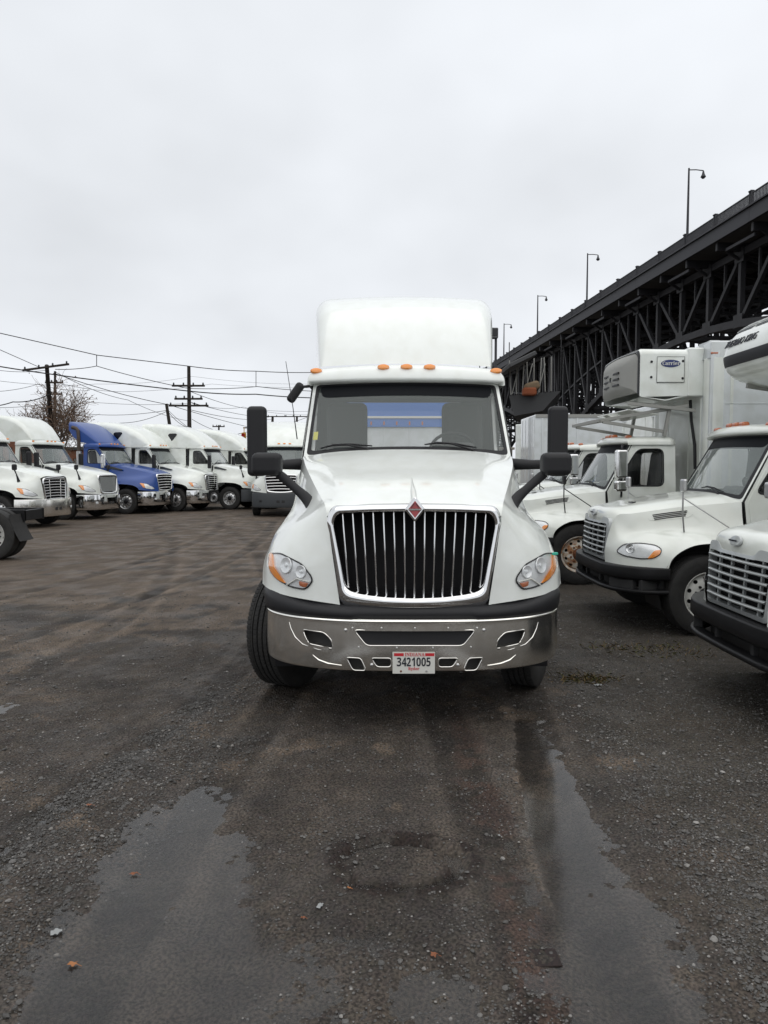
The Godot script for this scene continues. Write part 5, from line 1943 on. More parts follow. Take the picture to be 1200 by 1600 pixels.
func building(label: String, a: Vector3, b: Vector3, deep: float, high: float, wall: Material, cols: int) -> void:
	# a low wall of a building from a to b, windows with frames and panes along it
	var t := thing("low_building", label, "building", a)
	var d := b - a
	var turn := Basis(Vector3.UP, atan2(-d.z, d.x))
	t.basis = turn
	var L := d.length()
	var w := MB.new()
	var seg := L / cols
	for k in cols:
		hole_panel(w, P2([k * seg, 0, (k + 1) * seg, 0, (k + 1) * seg, high, k * seg, high]), P2([k * seg + seg * 0.3, high * 0.42, k * seg + seg * 0.7, high * 0.42, k * seg + seg * 0.7, high * 0.75, k * seg + seg * 0.3, high * 0.75]), func(q: Vector2) -> Vector3: return V(q.x, q.y, 0), 1)
	w.poly(P([V(0, 0, 0), V(0, high, 0), V(0, high, -deep), V(0, 0, -deep)]))
	w.poly(P([V(L, 0, 0), V(L, high, 0), V(L, high, -deep), V(L, 0, -deep)]))
	w.poly(P([V(0, 0, -deep), V(0, high, -deep), V(L, high, -deep), V(L, 0, -deep)]))
	part(w, "wall", wall, t)
	for k in cols:
		var x := k * seg + seg * 0.5
		var fr := MB.new()
		fr.box(V(x, high * 0.42, 0.03), V(seg * 0.44, 0.12, 0.2), 0.02)
		fr.box(V(x, high * 0.585, -0.08), V(0.07, high * 0.33, 0.06), 0.01)
		var wn := part(fr, "window", M.beige_wall, t)
		var pn := MB.new()
		pn.box(V(x, high * 0.585, -0.14), V(seg * 0.4, high * 0.33, 0.02), 0.002)
		part(pn, "pane", M.gloss_black, wn)
	var rf := MB.new()
	rf.box(V(L / 2, high + 0.15, -deep / 2), V(L + 0.6, 0.35, deep + 0.6), 0.04)
	part(rf, "roof", M.roof_dark if wall == M.brick else M.beige_wall, t)

# ---------------------------------------------------------------- ground
var n_lo := FastNoiseLite.new()
var n_mid := FastNoiseLite.new()
var n_hi := FastNoiseLite.new()
var n_fine := FastNoiseLite.new()
const LEVEL := -0.020
const BASINS := [[-0.98, -3.05, 0.42, 1.05, 0.034], [-0.62, -2.55, 0.5, 0.5, 0.022], [0.93, -3.1, 0.30, 1.15, 0.034], [1.02, -4.6, 0.2, 0.8, 0.026], [0.22, -2.6, 0.22, 0.2, 0.028], [-0.05, -2.95, 0.16, 0.12, 0.022], [-1.25, -3.9, 0.18, 0.5, 0.02], [-3.2, -5.9, 0.3, 0.2, 0.028], [-2.1, -3.2, 0.2, 0.35, 0.022]]

const TRACKS := [
	[2.2, -2.35, 3.72, -1.93, 4.55, -1.77, 5.72, -1.53, 7.7, -1.36, 10.0, -1.5, 13.1, -2.1, 17.0, -3.0, 21.0, -4.2, 26.0, -6.2],
	[2.2, -4.4, 4.5, -3.7, 6.5, -3.35, 9.0, -3.3, 12.0, -3.7, 15.9, -4.6, 20.0, -5.9, 26.0, -8.4],
	[5.0, -4.9, 8.0, -4.15, 11.1, -3.6, 14.0, -3.3, 17.0, -3.2, 21.0, -3.4, 26.0, -3.9],
	[7.0, -6.6, 11.1, -5.6, 14.5, -5.05, 18.6, -4.9, 22.0, -5.1, 27.0, -5.9],
	[2.2, -1.15, 4.0, -1.05, 6.0, -0.85, 8.0, -0.8],
	[2.2, 0.88, 4.0, 0.95, 6.0, 1.2, 8.0, 1.25],
	[2.2, 0.60, 3.2, 0.57, 4.5, 0.50, 6.0, 0.45]]
var track_x := []

func lay_tracks() -> void:
	# for every 5 cm of distance, where each wheel track lies
	for t in TRACKS:
		var ds := []
		var xs := []
		for i in range(0, t.size(), 2):
			ds.append(t[i])
			xs.append(t[i + 1])
		var line := PackedFloat32Array()
		for k in 620:
			var d := k * 0.05
			var v := 999.0
			for i in ds.size() - 1:
				if d >= ds[i] and d <= ds[i + 1]:
					v = spl(xs, i + (d - ds[i]) / (ds[i + 1] - ds[i]))
			line.append(v)
		track_x.append(line)

func in_track(x: float, d: float) -> float:
	# how deep in a wheel track: 1 in the bed, negative on the squeezed-up edges
	var best := 0.0
	var k := clampi(int(d * 20.0), 0, 619)
	for line in track_x:
		var e: float = absf(x - line[k])
		if e < 0.45:
			best += smoothstep(0.17, 0.12, e) - 0.55 * smoothstep(0.12, 0.19, e) * smoothstep(0.32, 0.2, e)
	return best

func gh(x: float, z: float) -> float:
	var d := -z
	var h := (0.012 if d < 7.0 else lerpf(0.012, 0.003, clampf((d - 7.0) / 5.0, 0.0, 1.0))) * n_mid.get_noise_2d(x, z)
	if d > -4.0 and d < 30.0 and absf(x) < 16.0:
		h += 0.008 * n_hi.get_noise_2d(x, z)
		if d > 2.0:
			h -= 0.012 * in_track(x, d) * clampf(0.6 + n_mid.get_noise_2d(x + 3.0, z), 0.1, 1.0)
		if d < 9.0 and absf(x) < 4.5:
			h += 0.010 * n_fine.get_noise_2d(x, z) + 0.012 * n_hi.get_noise_2d(x + 9.0, z)
			for b in BASINS:
				var e := pow((x - b[0]) / b[2], 2.0) + pow((z - b[1]) / b[3], 2.0)
				if e < 4.0:
					h -= b[4] * exp(-e * e * 0.7)
			# raised gravel along the outer edges of the wheel tracks; the broken ring of the pothole
			var e2 := sqrt(pow((x - 0.09) / 0.27, 2.0) + pow((z + 3.5) / 0.22, 2.0))
			e2 += 0.22 * n_mid.get_noise_2d(x * 2.2, z * 2.2)
			h += 0.020 * exp(-pow((e2 - 1.32) / 0.2, 2.0)) * (0.7 + 0.8 * n_mid.get_noise_2d(x * 3.0 + 5.0, z * 3.0))
			h -= 0.045 * exp(-pow((e2 - 1.0) / 0.12, 2.0)) * clampf(0.75 + 1.6 * n_mid.get_noise_2d(x * 1.5 - 7.0, z * 1.5), 0.15, 1.2)
			h += 0.020 * exp(-pow((x + 1.62 + 0.12 * (z + 4.0)) / 0.15, 2.0)) * smoothstep(7.5, 5.5, d)
			h += 0.014 * smoothstep(1.35, 1.6, x + 0.1 * n_lo.get_noise_2d(x * 5.0, z * 5.0)) * smoothstep(7.0, 5.0, d)
			# tread ruts that cross on the left
			var q := x + 1.72 + 0.22 * (z + 4.6)
			h -= 0.016 * exp(-pow(q / 0.05, 2.0)) * smoothstep(6.3, 5.6, d)
	elif d >= 30.0 or absf(x) >= 16.0:
		h += 0.0
	return h

func ground() -> void:
	for e in [[n_lo, 0.22, 31], [n_mid, 1.1, 32], [n_hi, 5.0, 33], [n_fine, 16.0, 34]]:
		var f: FastNoiseLite = e[0]
		f.seed = e[2]
		f.frequency = e[1]
		f.noise_type = FastNoiseLite.TYPE_SIMPLEX_SMOOTH
		f.fractal_octaves = 3
	lay_tracks()
	var xs := PackedFloat32Array()
	var x := 0.0
	while x < 420.0:
		xs.append(x)
		x += 0.022 if x < 2.6 else minf(0.022 * (1.0 + (x - 2.6) * 1.5), 25.0)
	var cx := PackedFloat32Array()
	for k in range(xs.size() - 1, 0, -1):
		cx.append(-xs[k])
	cx.append_array(xs)
	var cz := PackedFloat32Array([60.0, 30.0, 15.0, 8.0, 4.0, 2.0, 1.0, 0.2, -0.5, -1.0, -1.4, -1.8])
	var z := 2.1
	while z < 520.0:
		cz.append(-z)
		z += 0.022 if z < 6.2 else minf(0.022 * (1.0 + (z - 6.2) * 1.4), 25.0)
	var rows := []
	var mb := MB.new()
	var cols := PackedColorArray()
	var base := Color(0.060, 0.052, 0.046)
	for zz in cz:
		var row := PackedVector3Array()
		for xx in cx:
			row.append(V(xx, gh(xx, zz), zz))
			var d := -zz
			var a := n_lo.get_noise_2d(xx, zz)
			var m := n_mid.get_noise_2d(xx + 40.0, zz)
			var hi := n_hi.get_noise_2d(xx, zz + 60.0)
			# drier brown earth and dark wet mud lie in ragged patches, mud where the trucks drive out
			var lane := clampf(0.62 - 0.13 * (d - 5.0), -0.6, 0.5) if xx < 1.2 else 0.55
			var wet := smoothstep(-0.07, 0.09, lane + 0.75 * m + 0.8 * a + 0.3 * hi)
			var c := Color(0.148, 0.116, 0.090).lerp(Color(0.114, 0.090, 0.070), clampf(0.5 + 1.1 * n_mid.get_noise_2d(xx * 0.6 + zz * 0.2, zz * 1.1), 0, 1))
			c = c.lerp(base.lerp(Color(0.082, 0.068, 0.056), clampf(0.5 + 0.9 * n_mid.get_noise_2d(xx * 1.7, zz * 1.7 + 20.0), 0, 1)), wet)
			var tr := in_track(xx, d) if d > 2.0 and d < 30.0 else 0.0
			var dash := 0.5 + 0.5 * sin((d + absf(fposmod(xx, 0.12) - 0.06) * 0.8) * TAU / 0.085)
			if tr > 0.0:
				c = c * lerpf(1.0, 0.50 + 0.25 * (dash if d < 9.0 else 0.5), tr * clampf(0.75 + 1.0 * n_mid.get_noise_2d(xx + 3.0, zz), 0.0, 1.0))
			else:
				c = c * (1.0 - 0.5 * tr)
			# grey-brown gravel on the right
			var gr := smoothstep(-0.1, 0.12, xx - 1.5 + 0.25 * m + 0.3 * a) * smoothstep(26.0, 20.0, d)
			c = c.lerp(Color(0.072, 0.063, 0.052), gr * 0.85)
			# rusty strip of sludge between the tracks
			var rs := smoothstep(0.16, 0.05, absf(xx - 0.58 - 0.1 * m)) * smoothstep(6.5, 4.5, d) * smoothstep(-0.3, 0.2, hi + m)
			c = c.lerp(Color(0.075, 0.048, 0.038), rs * 0.8)
			# oil-dark blotches
			c = c.lerp(Color(0.022, 0.020, 0.019), smoothstep(0.30, 0.42, m + 0.35 * hi) * 0.4)
			# dug-up dark mud round the pothole's ring
			if d < 5.0 and absf(xx) < 1.0:
				var e3 := sqrt(pow((xx - 0.09) / 0.27, 2.0) + pow((zz + 3.5) / 0.22, 2.0)) + 0.22 * n_mid.get_noise_2d(xx * 2.2, zz * 2.2)
				c = c.lerp(Color(0.026, 0.019, 0.016), smoothstep(0.42, 0.2, absf(e3 - 1.12)) * smoothstep(-0.25, 0.15, hi + 0.6 * m + 0.5 * xx))
			var k := 1.12 + 0.38 * hi
			cols.append(Color(c.r * k, c.g * k, c.b * k))
		rows.append(row)
	mb.grid(rows)
	mb.c = cols
	var gm := mat("wet_ground", Color(1, 1, 1), 1.0)
	gm.vertex_color_use_as_albedo = true
	gm.metallic_specular = 0.36
	gm.albedo_texture = noise_tex(0.17, [[0.0, grey(0.34)], [0.36, grey(0.66)], [0.5, grey(0.84)], [0.64, grey(1.0)], [1.0, Color(1, 0.97, 0.92)]], 2048, 4, 41)
	gm.roughness_texture = noise_tex(0.0045, [[0.0, grey(0.48)], [0.40, grey(0.6)], [0.56, grey(0.8)], [1.0, grey(0.95)]], 2048, 7, 42)
	gm.normal_enabled = true
	gm.normal_texture = noise_tex(0.19, [], 2048, 3, 43, 9.0)
	gm.normal_scale = 0.55
	tri(gm, 0.137)
	var g := part(mb, "ground", gm, self)
	g.set_meta("kind", "structure")
	# water standing in the low places
	var wm := mat("water", Color(0.05, 0.046, 0.04, 0.16), 0.13)
	wm.transparency = BaseMaterial3D.TRANSPARENCY_ALPHA
	wm.metallic_specular = 0.42
	var w := MB.new()
	var st := 0.025
	var x0 := -3.2
	var z0 := -6.0
	var idx := {}
	var low := {}
	for j in 161:
		for i in 197:
			if gh(x0 + i * st, z0 + j * st) < LEVEL:
				for e in [[0, 0], [-1, 0], [0, -1], [-1, -1]]:
					low[Vector2i(i + e[0], j + e[1])] = true
	for key in low:
		var id := []
		for e in [[0, 0], [1, 0], [1, 1], [0, 1]]:
			var k := Vector2i(key.x + e[0], key.y + e[1])
			if not idx.has(k):
				idx[k] = w.add(V(x0 + k.x * st, LEVEL, z0 + k.y * st), Vector3.UP)
			id.append(idx[k])
		w.q4(id[0], id[1], id[2], id[3])
	part(w, "puddle_water", wm, self).set_meta("kind", "structure")

func stones() -> void:
	rng.seed = 77
	var kinds := []
	for k in 3:
		var mb := MB.new()
		var rows := []
		for j in 5:
			var ph := -PI / 2 + PI * j / 4
			var row := PackedVector3Array()
			for i in 7:
				var a := TAU * i / 7
				var r := 1.0 + rng.randf_range(-0.25, 0.2)
				row.append(V(cos(ph) * cos(a) * r, sin(ph) * 0.5 * (1.0 + rng.randf_range(-0.15, 0.1)), cos(ph) * sin(a) * r * rng.randf_range(0.7, 1.0)))
			rows.append(row)
		for j in 4:
			for i in 7:
				var i2 := (i + 1) % 7
				mb.poly(P([rows[j][i], rows[j][i2], rows[j + 1][i2], rows[j + 1][i]]))
		kinds.append(mb.mesh())
	var sm := mat("stone", Color(1, 1, 1), 0.55)
	sm.vertex_color_use_as_albedo = true
	for k in 3:
		var xf := []
		var col := []
		for i in 90000:
			var d := 2.2 + pow(rng.randf(), 1.6) * 9.0
			var x := rng.randf_range(-0.62, 0.72) * (d + 0.6)
			var z := -d
			var p := 0.16
			var m := n_mid.get_noise_2d(x * 0.8, z * 0.8 + 9.0)
			if x > 1.35 + 0.15 * m:
				p = 0.95
			elif absf(x + 1.62 + 0.12 * (z + 4.0)) < 0.26:
				p = 0.7
			elif x < -1.7:
				p = 0.32
			p *= 0.5 + clampf(m * 2.0 + 0.4, 0.0, 1.0)
			if rng.randf() > p:
				continue
			var y := gh(x, z)
			if y < LEVEL - 0.006:
				continue
			var s := 0.0028 + 0.005 * pow(rng.randf(), 2.0) + (0.012 * rng.randf() if rng.randf() < 0.05 else 0.0)
			var b := Basis(Vector3.UP, rng.randf() * TAU) * Basis(V(1, 0, 0), rng.randf_range(-0.4, 0.4))
			xf.append(Transform3D(b.scaled(Vector3.ONE * s), V(x, y + s * 0.25, z)))
			var g := 0.045 + 0.06 * rng.randf()
			if rng.randf() < 0.10:
				g = 0.11 + 0.16 * rng.randf()
			col.append(Color(g * 1.03, g * 0.98, g * 0.92))
		for line in [[0, 3.0, 6.0, 0.05, 0.0], [0, 3.0, 6.4, 0.09, 0.16], [-1, 2.6, 5.2, 0.10, 0.0]]:
			for i in 2600:
				var d := rng.randf_range(line[1], line[2])
				var x: float = rng.randfn(0.0, line[3]) + line[4]
				x += track_x[0][int(d * 20.0)] if line[0] == 0 else lerpf(-1.50, -1.14, (d - 3.0) / 1.9)
				if rng.randf() > 0.55 + 1.2 * n_mid.get_noise_2d(x * 2.0, d * 2.0):
					continue
				var s := 0.003 + 0.006 * pow(rng.randf(), 2.0) + (0.008 * rng.randf() if rng.randf() < 0.06 else 0.0)
				xf.append(Transform3D((Basis(Vector3.UP, rng.randf() * TAU) * Basis(V(1, 0, 0), rng.randf_range(-0.5, 0.5))).scaled(Vector3.ONE * s), V(x, gh(x, -d) + s * 0.2, -d)))
				var g := 0.022 + 0.035 * rng.randf() + (0.12 if rng.randf() < 0.04 else 0.0)
				col.append(Color(g * 1.05, g * 0.97, g * 0.88))
		var mm := MultiMesh.new()
		mm.transform_format = MultiMesh.TRANSFORM_3D
		mm.use_colors = true
		mm.mesh = kinds[k]
		mm.instance_count = xf.size()
		for i in xf.size():
			mm.set_instance_transform(i, xf[i])
			mm.set_instance_color(i, col[i])
		var o := MultiMeshInstance3D.new()
		o.name = numbered("gravel")
		o.multimesh = mm
		o.material_override = sm
		add_child(o)
		meta(o, "loose grey gravel strewn over the wet yard", "gravel", "", "stuff")

func leaf(label: String, px: float, py: float, size: float, m: Material, sd: int) -> void:
	rng.seed = sd
	var p := on_ground(px, py)
	var g := gh(p.x, p.z)
	var mb := MB.new()
	var pts := PackedVector3Array()
	var n := 14
	for k in n:
		var a := TAU * k / n
		var r := size * (1.0 if k % 3 == 0 else 0.6) * rng.randf_range(0.8, 1.1)
		pts.append(V(cos(a) * r, 0.004 + 0.008 * rng.randf(), sin(a) * r * 0.8))
	var rows := [PackedVector3Array(), pts]
	for k in n:
		rows[0].append(pts[k] * 0.03 + V(0, 0.006, 0))
	mb.grid(rows, true)
	mb.tube(P([V(size * 0.8, 0.006, 0), V(size * 1.5, 0.004, size * 0.3)]), 0.0015, 4)
	var o := part(mb, "fallen_leaf", m, self)
	o.position = V(p.x, maxf(g, LEVEL) + 0.002, p.z)
	meta(o, label, "leaf", "fallen leaves")

func weeds(label: String, px: float, py: float, wide: float, n: int, sd: int) -> void:
	rng.seed = sd
	var c := on_ground(px, py)
	var mb := MB.new()
	mb.c = PackedColorArray()
	for k in n:
		var x := rng.randfn(0, wide)
		var z := rng.randfn(0, wide * 0.6)
		var y := gh(c.x + x, c.z + z)
		var l := rng.randf_range(0.03, 0.10)
		var d := V(rng.randf_range(-1, 1), rng.randf_range(0.1, 0.9), rng.randf_range(-1, 1)).normalized()
		var s := d.cross(Vector3.UP).normalized() * rng.randf_range(0.0015, 0.004)
		var a := V(x, y, z)
		mb.poly(P([a - s, a + s, a + d * l * 0.6 + s * 0.8, a + d * l - V(0, l * 0.2, 0), a + d * l * 0.6 - s * 0.8]))
		var col := Color(0.10, 0.10, 0.03) if rng.randf() < 0.5 else Color(0.19, 0.13, 0.06)
		while mb.c.size() < mb.v.size():
			mb.c.append(col)
	var m := mat("weeds", Color(1, 1, 1), 0.9)
	m.vertex_color_use_as_albedo = true
	var o := part(mb, "weed_patch", m, self)
	o.position = V(c.x, 0, c.z)
	meta(o, label, "weeds", "", "stuff")

func litter(label: String, px: float, py: float, s: Vector3, turn: float) -> void:
	var p := on_ground(px, py)
	var mb := MB.new()
	var rows := []
	rng.seed = int(px * 7 + py)
	for j in 5:
		var row := PackedVector3Array()
		for i in 6:
			row.append(V((i / 5.0 - 0.5) * s.x, 0.003 + s.y * rng.randf(), (j / 4.0 - 0.5) * s.z))
		rows.append(row)
	mb.grid(rows)
	var o := part(mb, "paper_scrap", M.paper, self)
	o.position = V(p.x, maxf(gh(p.x, p.z), LEVEL) + 0.002, p.z)
	o.rotation.y = turn
	meta(o, label, "litter", "paper scraps")

func _ready() -> void:
	# ---- camera, sky, light
	var cam := Camera3D.new()
	cam.name = "camera"
	add_child(cam)
	cam.position = EYE
	cam.rotation.x = -TILT
	cam.fov = rad_to_deg(2.0 * atan(800.0 / FOCAL))
	cam.near = 0.05
	cam.far = 2000.0
	var env := Environment.new()
	env.background_mode = Environment.BG_SKY
	var sky := Sky.new()
	sky.sky_material = overcast()
	env.sky = sky
	env.tonemap_mode = Environment.TONE_MAPPER_LINEAR
	env.tonemap_exposure = 1.08
	env.ssao_enabled = true
	env.ssil_enabled = true
	env.sdfgi_enabled = true
	var we := WorldEnvironment.new()
	we.name = "environment"
	we.environment = env
	add_child(we)
	var sun := DirectionalLight3D.new()
	sun.name = "sun"
	sun.light_energy = 0.4
	sun.light_angular_distance = 100.0
	sun.light_color = Color(1.0, 0.98, 0.95)
	sun.shadow_enabled = true
	sun.rotation_degrees = Vector3(-68, 20, 0)
	add_child(sun)
	make_materials()
	# ---- the large structure
	ground()
	viaduct()
	work_platform()
	# ---- trucks
	hero()
	var yaw := deg_to_rad(77.0)
	tractor("white road tractor with chrome slatted grille standing behind the bare chassis wheel", by_wheel(3, 826, yaw), yaw, {"paint": M.white_paint, "grille": "tall", "bumper": M.satin_chrome, "roof": "sleeper"})
	tractor("white road tractor with grey mesh grille and short roof fairing beside the blue one", by_wheel(101, 812, yaw), yaw + 0.03, {"paint": M.white_paint, "grille": "mesh", "bars": M.grille_silver, "bumper": M.chrome, "roof": "fairing", "rims": M.wheel_white})
	tractor("blue road tractor with wedge roof deflector and upright exhaust stack", by_wheel(199, 803, yaw), yaw, {"paint": M.blue_paint, "grille": "bold", "bumper": M.chrome, "roof": "wedge", "stack": true, "mirror": M.chrome, "hood_mirror": false})
	tractor("white sleeper tractor with chrome bumper right behind the blue one", by_wheel(276, 799, yaw), yaw - 0.02, {"paint": M.white_paint, "grille": "tall", "bumper": M.chrome, "roof": "sleeper", "hood_mirror": false})
	tractor("white sleeper tractor with dark grey bumper and triangular side window", by_wheel(360, 796, yaw), yaw + 0.025, {"paint": M.white_paint, "grille": "bold", "bumper": M.grey_plastic, "roof": "sleeper"})
	tractor("white sleeper tractor at the far end of the row, mostly hidden by its neighbour", by_wheel(418, 788, yaw), yaw, {"paint": M.white_paint, "grille": "bold", "bumper": M.grey_plastic, "roof": "sleeper", "windowed": false})
	tractor("white sleeper tractor facing straight out beside the middle tractor's mirror", V(-4.0, 0, -28.6), deg_to_rad(4.0), {"paint": M.white_paint, "grille": "bold", "bumper": M.grey_plastic, "roof": "sleeper"})
	lone_rear()
	var left := deg_to_rad(-90.0)
	box_truck("white delivery truck with wide silver grille and black bumper standing nearest the yard's mouth", V(2.55, 0, -5.75), left, {"stalks": true, "z0": -3.3})
	var b2 := box_truck("white delivery truck with rounded cooling unit above its cab", V(2.49, 0, -9.45), left, {"r": 0.46, "steer": 0.12, "mirrors": false})
	cooler_round(b2)
	var b3 := box_truck("white delivery truck with rusty front wheel and boxy cooling unit", V(2.02, 0, -13.15), left, {"rims": M.wheel_rust, "r": 0.5, "steer": 0.0, "stalks": false})
	cooler_blunt(b3)
	box_truck("white delivery truck without a cooling unit, half hidden behind the rusty wheeled one", V(2.3, 0, -17.2), left, {"z0": -3.6, "top": 3.3})
	trailer("long white box trailer standing beyond the delivery trucks", V(5.2, 0, -27.0), deg_to_rad(-90.0), 12.0, 3.75, M.box_panel)
	trailer("white box trailer with grey corner beside the viaduct's hung platform", V(7.0, 0, -35.0), deg_to_rad(-60.0), 12.0, 4.0, M.white_paint)
	var bt := trailer("white box trailer with a blue upper band, seen through the middle tractor's cab windows", V(0.3, 0, -17.5), 0.0, 6.0, 4.0, M.box_panel)
	var band := MB.new()
	band.box(V(0, 3.42, 0.03), V(2.5, 1.1, 0.05), 0.01)
	part(band, "blue_band", M.trailer_blue, bt)
	bar(bt, "white_strip", M.plate_white, V(-1.24, 3.1, 0.065), V(1.24, 3.1, 0.065), 0.03, 0.05)
	for k in 5:
		bar(bt, "band_light", M.amber_dim, V(-0.6 + 0.3 * k, 2.92, 0.065), V(-0.6 + 0.3 * k, 3.0, 0.065), 0.035, 0.03)
	# ---- street furniture, tree, buildings
	pole("leaning wooden utility pole with one crossarm by the bare tree", on_ground(88, 762), at(73, 571, 61.0), [[0.985, 1.9, -0.25]], 0.19)
	pole("wooden utility pole with three crossarms above the white sleepers", V(-16.8, 0, -64.0), at(295, 572, 64.0), [[0.84, 1.4, 0.0], [0.735, 1.2, 0.0], [0.68, 1.7, 0.0]], 0.17)
	pole("short leaning pole stub between the utility poles", V(-19.4, 0, -70), at(260, 631, 70.0), [], 0.17)
	pole("thin brown utility pole behind the leaning one", at(86, 770, 75.0) * V(1, 0, 1), at(86, 580, 75.0), [[0.9, 0.9, 0.0], [0.8, 0.8, 0]], 0.13)
	pole("distant utility pole with two crossarms over the white roof", at(424, 770, 118.0) * V(1, 0, 1), at(426, 650, 118.0), [[0.99, 2.2, 0.0], [0.86, 1.9, 0.0]], 0.22)
	pole("distant utility pole close beside the white tractor's pillar", at(463, 770, 125.0) * V(1, 0, 1), at(464, 650, 125.0), [[0.99, 2.0, 0.0]], 0.2)
	pole("thin far pole standing over the sleeper roofs", at(342, 770, 110.0) * V(1, 0, 1), at(342, 664, 110.0), [[0.97, 0.9, 0.0]], 0.14)
	wires()
	bare_tree("bare brown tree with a wide thin crown behind the leaning pole", at(92, 770, 66.0) * V(1, 0, 1), 7.9, 5)
	bare_tree("leafless tree at the row's end behind the nearest white tractor", at(-75, 770, 60.0) * V(1, 0, 1), 7.4, 8)
	building("low red brick building behind the parked tractors", at(60, 770, 82.0) * V(1, 0, 1), at(150, 770, 86.0) * V(1, 0, 1), 12.0, 3.9, M.brick, 7)
	building("brick building with pale roof edge beyond the traffic light", at(366, 770, 90.0) * V(1, 0, 1), at(440, 770, 90.0) * V(1, 0, 1), 12.0, 4.8, M.brick, 5)
	building("small brick gable end behind the nearest white tractor", at(-20, 770, 74.0) * V(1, 0, 1), at(26, 770, 74.0) * V(1, 0, 1), 9.0, 5.2, M.brick, 3)
	building("long beige warehouse far behind the middle tractor", at(470, 770, 112.0) * V(1, 0, 1), at(800, 770, 112.0) * V(1, 0, 1), 14.0, 4.6, M.beige_wall, 9)
	traffic_signal()
	flood_box()
	# ---- small things on the ground
	stones()
	dark_square()
	leaf("bright orange leaf lying on the wet mud beside the large puddle", 113, 1502, 0.026, M.leaf_orange, 1)
	leaf("brown leaf at the puddle's gravel edge", 209, 1361, 0.024, M.leaf_brown, 2)
	leaf("reddish leaf near the pothole", 473, 1432, 0.014, M.leaf_brown, 3)
	leaf("orange leaf on the pothole rim", 545, 1391, 0.012, M.leaf_orange, 4)
	leaf("rusty leaf scrap in the middle mud below the pothole", 678, 1493, 0.02, M.leaf_brown, 5)
	leaf("tan leaf on the gravel left of the tread rut", 140, 1268, 0.022, M.leaf_brown, 6)
	litter("crumpled pale paper scrap in the puddle by the orange leaf", 88, 1452, V(0.045, 0.012, 0.03), 0.4)
	litter("pale paper scrap beside the pothole", 500, 1417, V(0.035, 0.008, 0.02), 1.2)
	litter("white paper scrap in the weeds right of the front bumper", 934, 1073, V(0.06, 0.02, 0.04), 0.3)
	litter("small white scrap on the mud near the right-hand track", 780, 1304, V(0.014, 0.006, 0.012), 0.9)
	weeds("flattened weeds and dead stems right of the front bumper", 915, 1062, 0.13, 260, 51)
	weeds("thin brown weeds under the second delivery truck's bumper", 1030, 1017, 0.28, 170, 52)
	weeds("sparse green weeds between the front bumper and the delivery trucks", 950, 1012, 0.12, 70, 53)

func dark_square() -> void:
	var p := on_ground(851, 1490)
	var mb := MB.new()
	mb.box(Vector3.ZERO, V(0.115, 0.008, 0.105), 0.003)
	var o := part(mb, "dark_square", M.red_brown_dark, self)  # thin dark red-brown square set at the water level
	o.position = V(p.x, LEVEL + 0.002, p.z)
	o.rotation.y = 0.06
	meta(o, "thin dark red-brown square slab lying in the right-hand track puddle", "scrap")

func lone_rear() -> void:
	# the tail of a tractor that ends at the picture's edge
	var p := on_ground(-15, 876)
	var t := thing("parked_chassis", "rear wheel and black mud flap of a bare tractor chassis ending the left row", "truck", V(p.x, 0, p.z))
	var fr := MB.new()
	for z in [-0.5, -1.35]:
		fr.box(V(-2.6, 0.9, z), V(6.2, 0.25, 0.09), 0.01)
	fr.box(V(0.45, 0.9, -0.92), V(0.1, 0.22, 0.9), 0.01)
	part(fr, "chassis_frame", M.black_steel, t)
	for x in [0.0, -1.32]:
		for z in [-0.1, -0.45]:
			var w := wheel(t, V(x, 0.53, z), 0.53, 1.0 if z > -1.0 else -1.0, "drive", M.wheel_white, 0.0, 36)
			w.rotation.y = -PI / 2
	for z in [-0.27]:
		var fl := MB.new()
		var rows := []
		for k in 9:
			var f := k / 8.0
			rows.append(P([V(0.42 + 0.10 * f + 0.12 * f * f, 0.95 - 0.55 * f, z - 0.3), V(0.45 + 0.10 * f + 0.12 * f * f, 0.95 - 0.55 * f, z), V(0.42 + 0.10 * f + 0.12 * f * f, 0.95 - 0.55 * f, z + 0.3)]))
		fl.grid(rows)
		part(fl, "mud_flap", M.rubber, t)

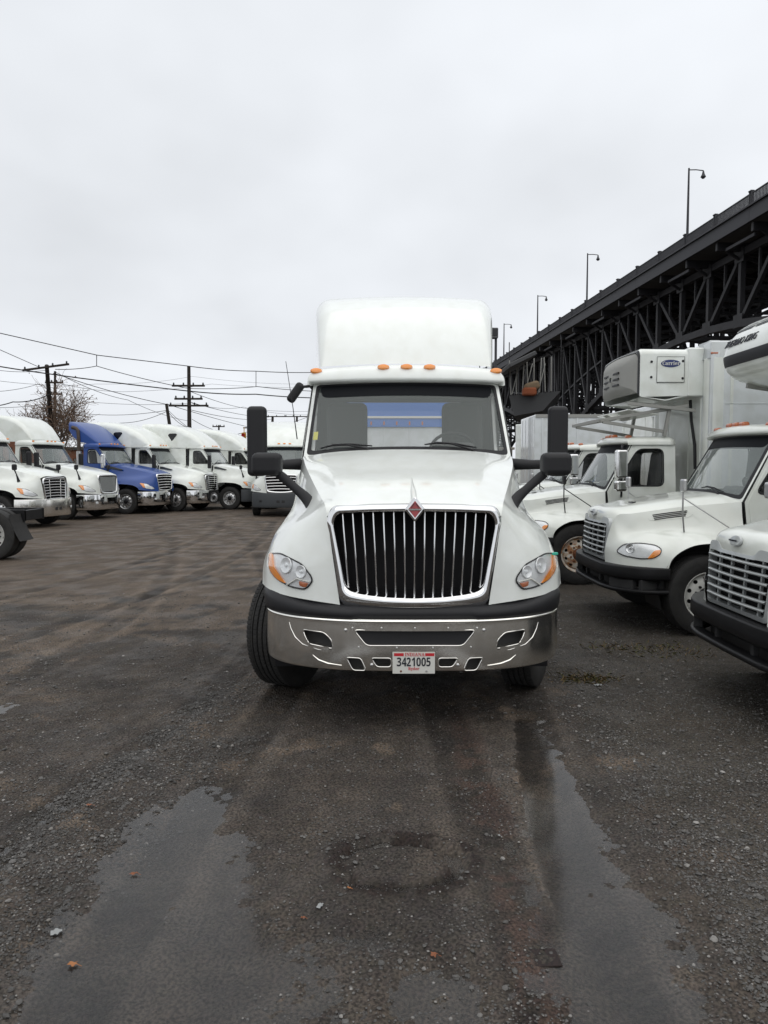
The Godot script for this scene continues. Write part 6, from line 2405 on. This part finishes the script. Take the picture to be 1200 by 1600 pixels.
func traffic_signal() -> void:
	var D := 62.0
	var c := at(381, 686, D)
	var t := thing("traffic_light", "small traffic light with red and yellow heads hanging by the far junction", "traffic light", V(c.x, 0, c.z))
	bar(t, "post", M.pole_wood, V(0.9, 0, -0.3), V(0.9, c.y + 1.2, -0.3), 0.16, 0.16)
	bar(t, "arm", M.pole_wood, V(0.9, c.y + 0.95, -0.3), V(-0.1, c.y + 0.95, -0.3), 0.1, 0.1)
	var h := MB.new()
	h.box(V(0, c.y, 0), V(0.36, 1.05, 0.3), 0.05, Basis(), 2)
	h.box(V(0, c.y + 0.75, -0.15), V(0.06, 0.5, 0.06), 0.01)
	var hn := part(h, "signal_head", M.signal_yellow, t)
	for k in 3:
		var l := MB.new()
		l.lathe(P2([0.14, 0, 0.15, 0.16, 0.13, 0.16, 0.12, 0.02, 0, 0.05]), 14, Transform3D(Basis(V(1, 0, 0), PI / 2), V(0, c.y + 0.33 - k * 0.33, 0.15)))
		part(l, "signal_lens", M.signal_red if k == 0 else M.dark, hn)
	var g := MB.new()
	var q := at(337, 688, D + 10)
	var s := thing("street_sign", "small green street sign over the far sleeper roof", "sign", V(q.x, 0, q.z))
	g.box(V(0, q.y, 0), V(1.5, 0.9, 0.06), 0.02)
	part(g, "sign_panel", M.sign_green, s)
	bar(s, "post", M.pole_wood, V(0, 0, -0.1), V(0, q.y + 0.4, -0.1), 0.1, 0.1)

func flood_box() -> void:
	var D := 30.0
	var c := at(772, 521, D)
	var t := thing("flood_light", "boxy flood light on a thin pole beside the white roof fairing", "lamp", V(c.x, 0, c.z))
	bar(t, "pole", M.bridge_rail, V(0.08, 0, -0.05), V(0.08, c.y, -0.05), 0.09, 0.09)
	var h := MB.new()
	h.box(V(0, c.y, 0), V(0.3, 0.42, 0.3), 0.04, Basis(), 2)
	var n := part(h, "lamp_box", M.platform_grey, t)
	var l := MB.new()
	l.box(V(0, c.y + 0.02, 0.15), V(0.22, 0.26, 0.03), 0.01)
	part(l, "lamp_glass", M.gloss_black, n)

func overcast() -> PanoramaSkyMaterial:
	# a layer of grey cloud, a little brighter low down, with soft darker folds
	var w := 1024
	var h := 512
	var im := Image.create(w, h, false, Image.FORMAT_RGBF)
	var f := FastNoiseLite.new()
	f.seed = 1
	f.frequency = 1.0
	f.noise_type = FastNoiseLite.TYPE_SIMPLEX_SMOOTH
	f.fractal_octaves = 5
	for y in h:
		var el := PI / 2 - PI * (y + 0.5) / h
		for x in w:
			if el <= -0.05:
				im.set_pixel(x, y, Color(0.25, 0.25, 0.25))
				continue
			var az := TAU * (x + 0.5) / w
			var d := V(cos(el) * cos(az), sin(el), cos(el) * sin(az))
			var k := 1.0 / (maxf(d.y, 0.0) + 0.35)
			var n := f.get_noise_3d(d.x * k * 1.1, d.z * k * 1.1, d.y * 0.6)
			var b := 0.80 + 0.17 * n
			im.set_pixel(x, y, Color(b * 0.96, b * 0.995, b * 1.045))
	var m := PanoramaSkyMaterial.new()
	m.panorama = ImageTexture.create_from_image(im)
	return m
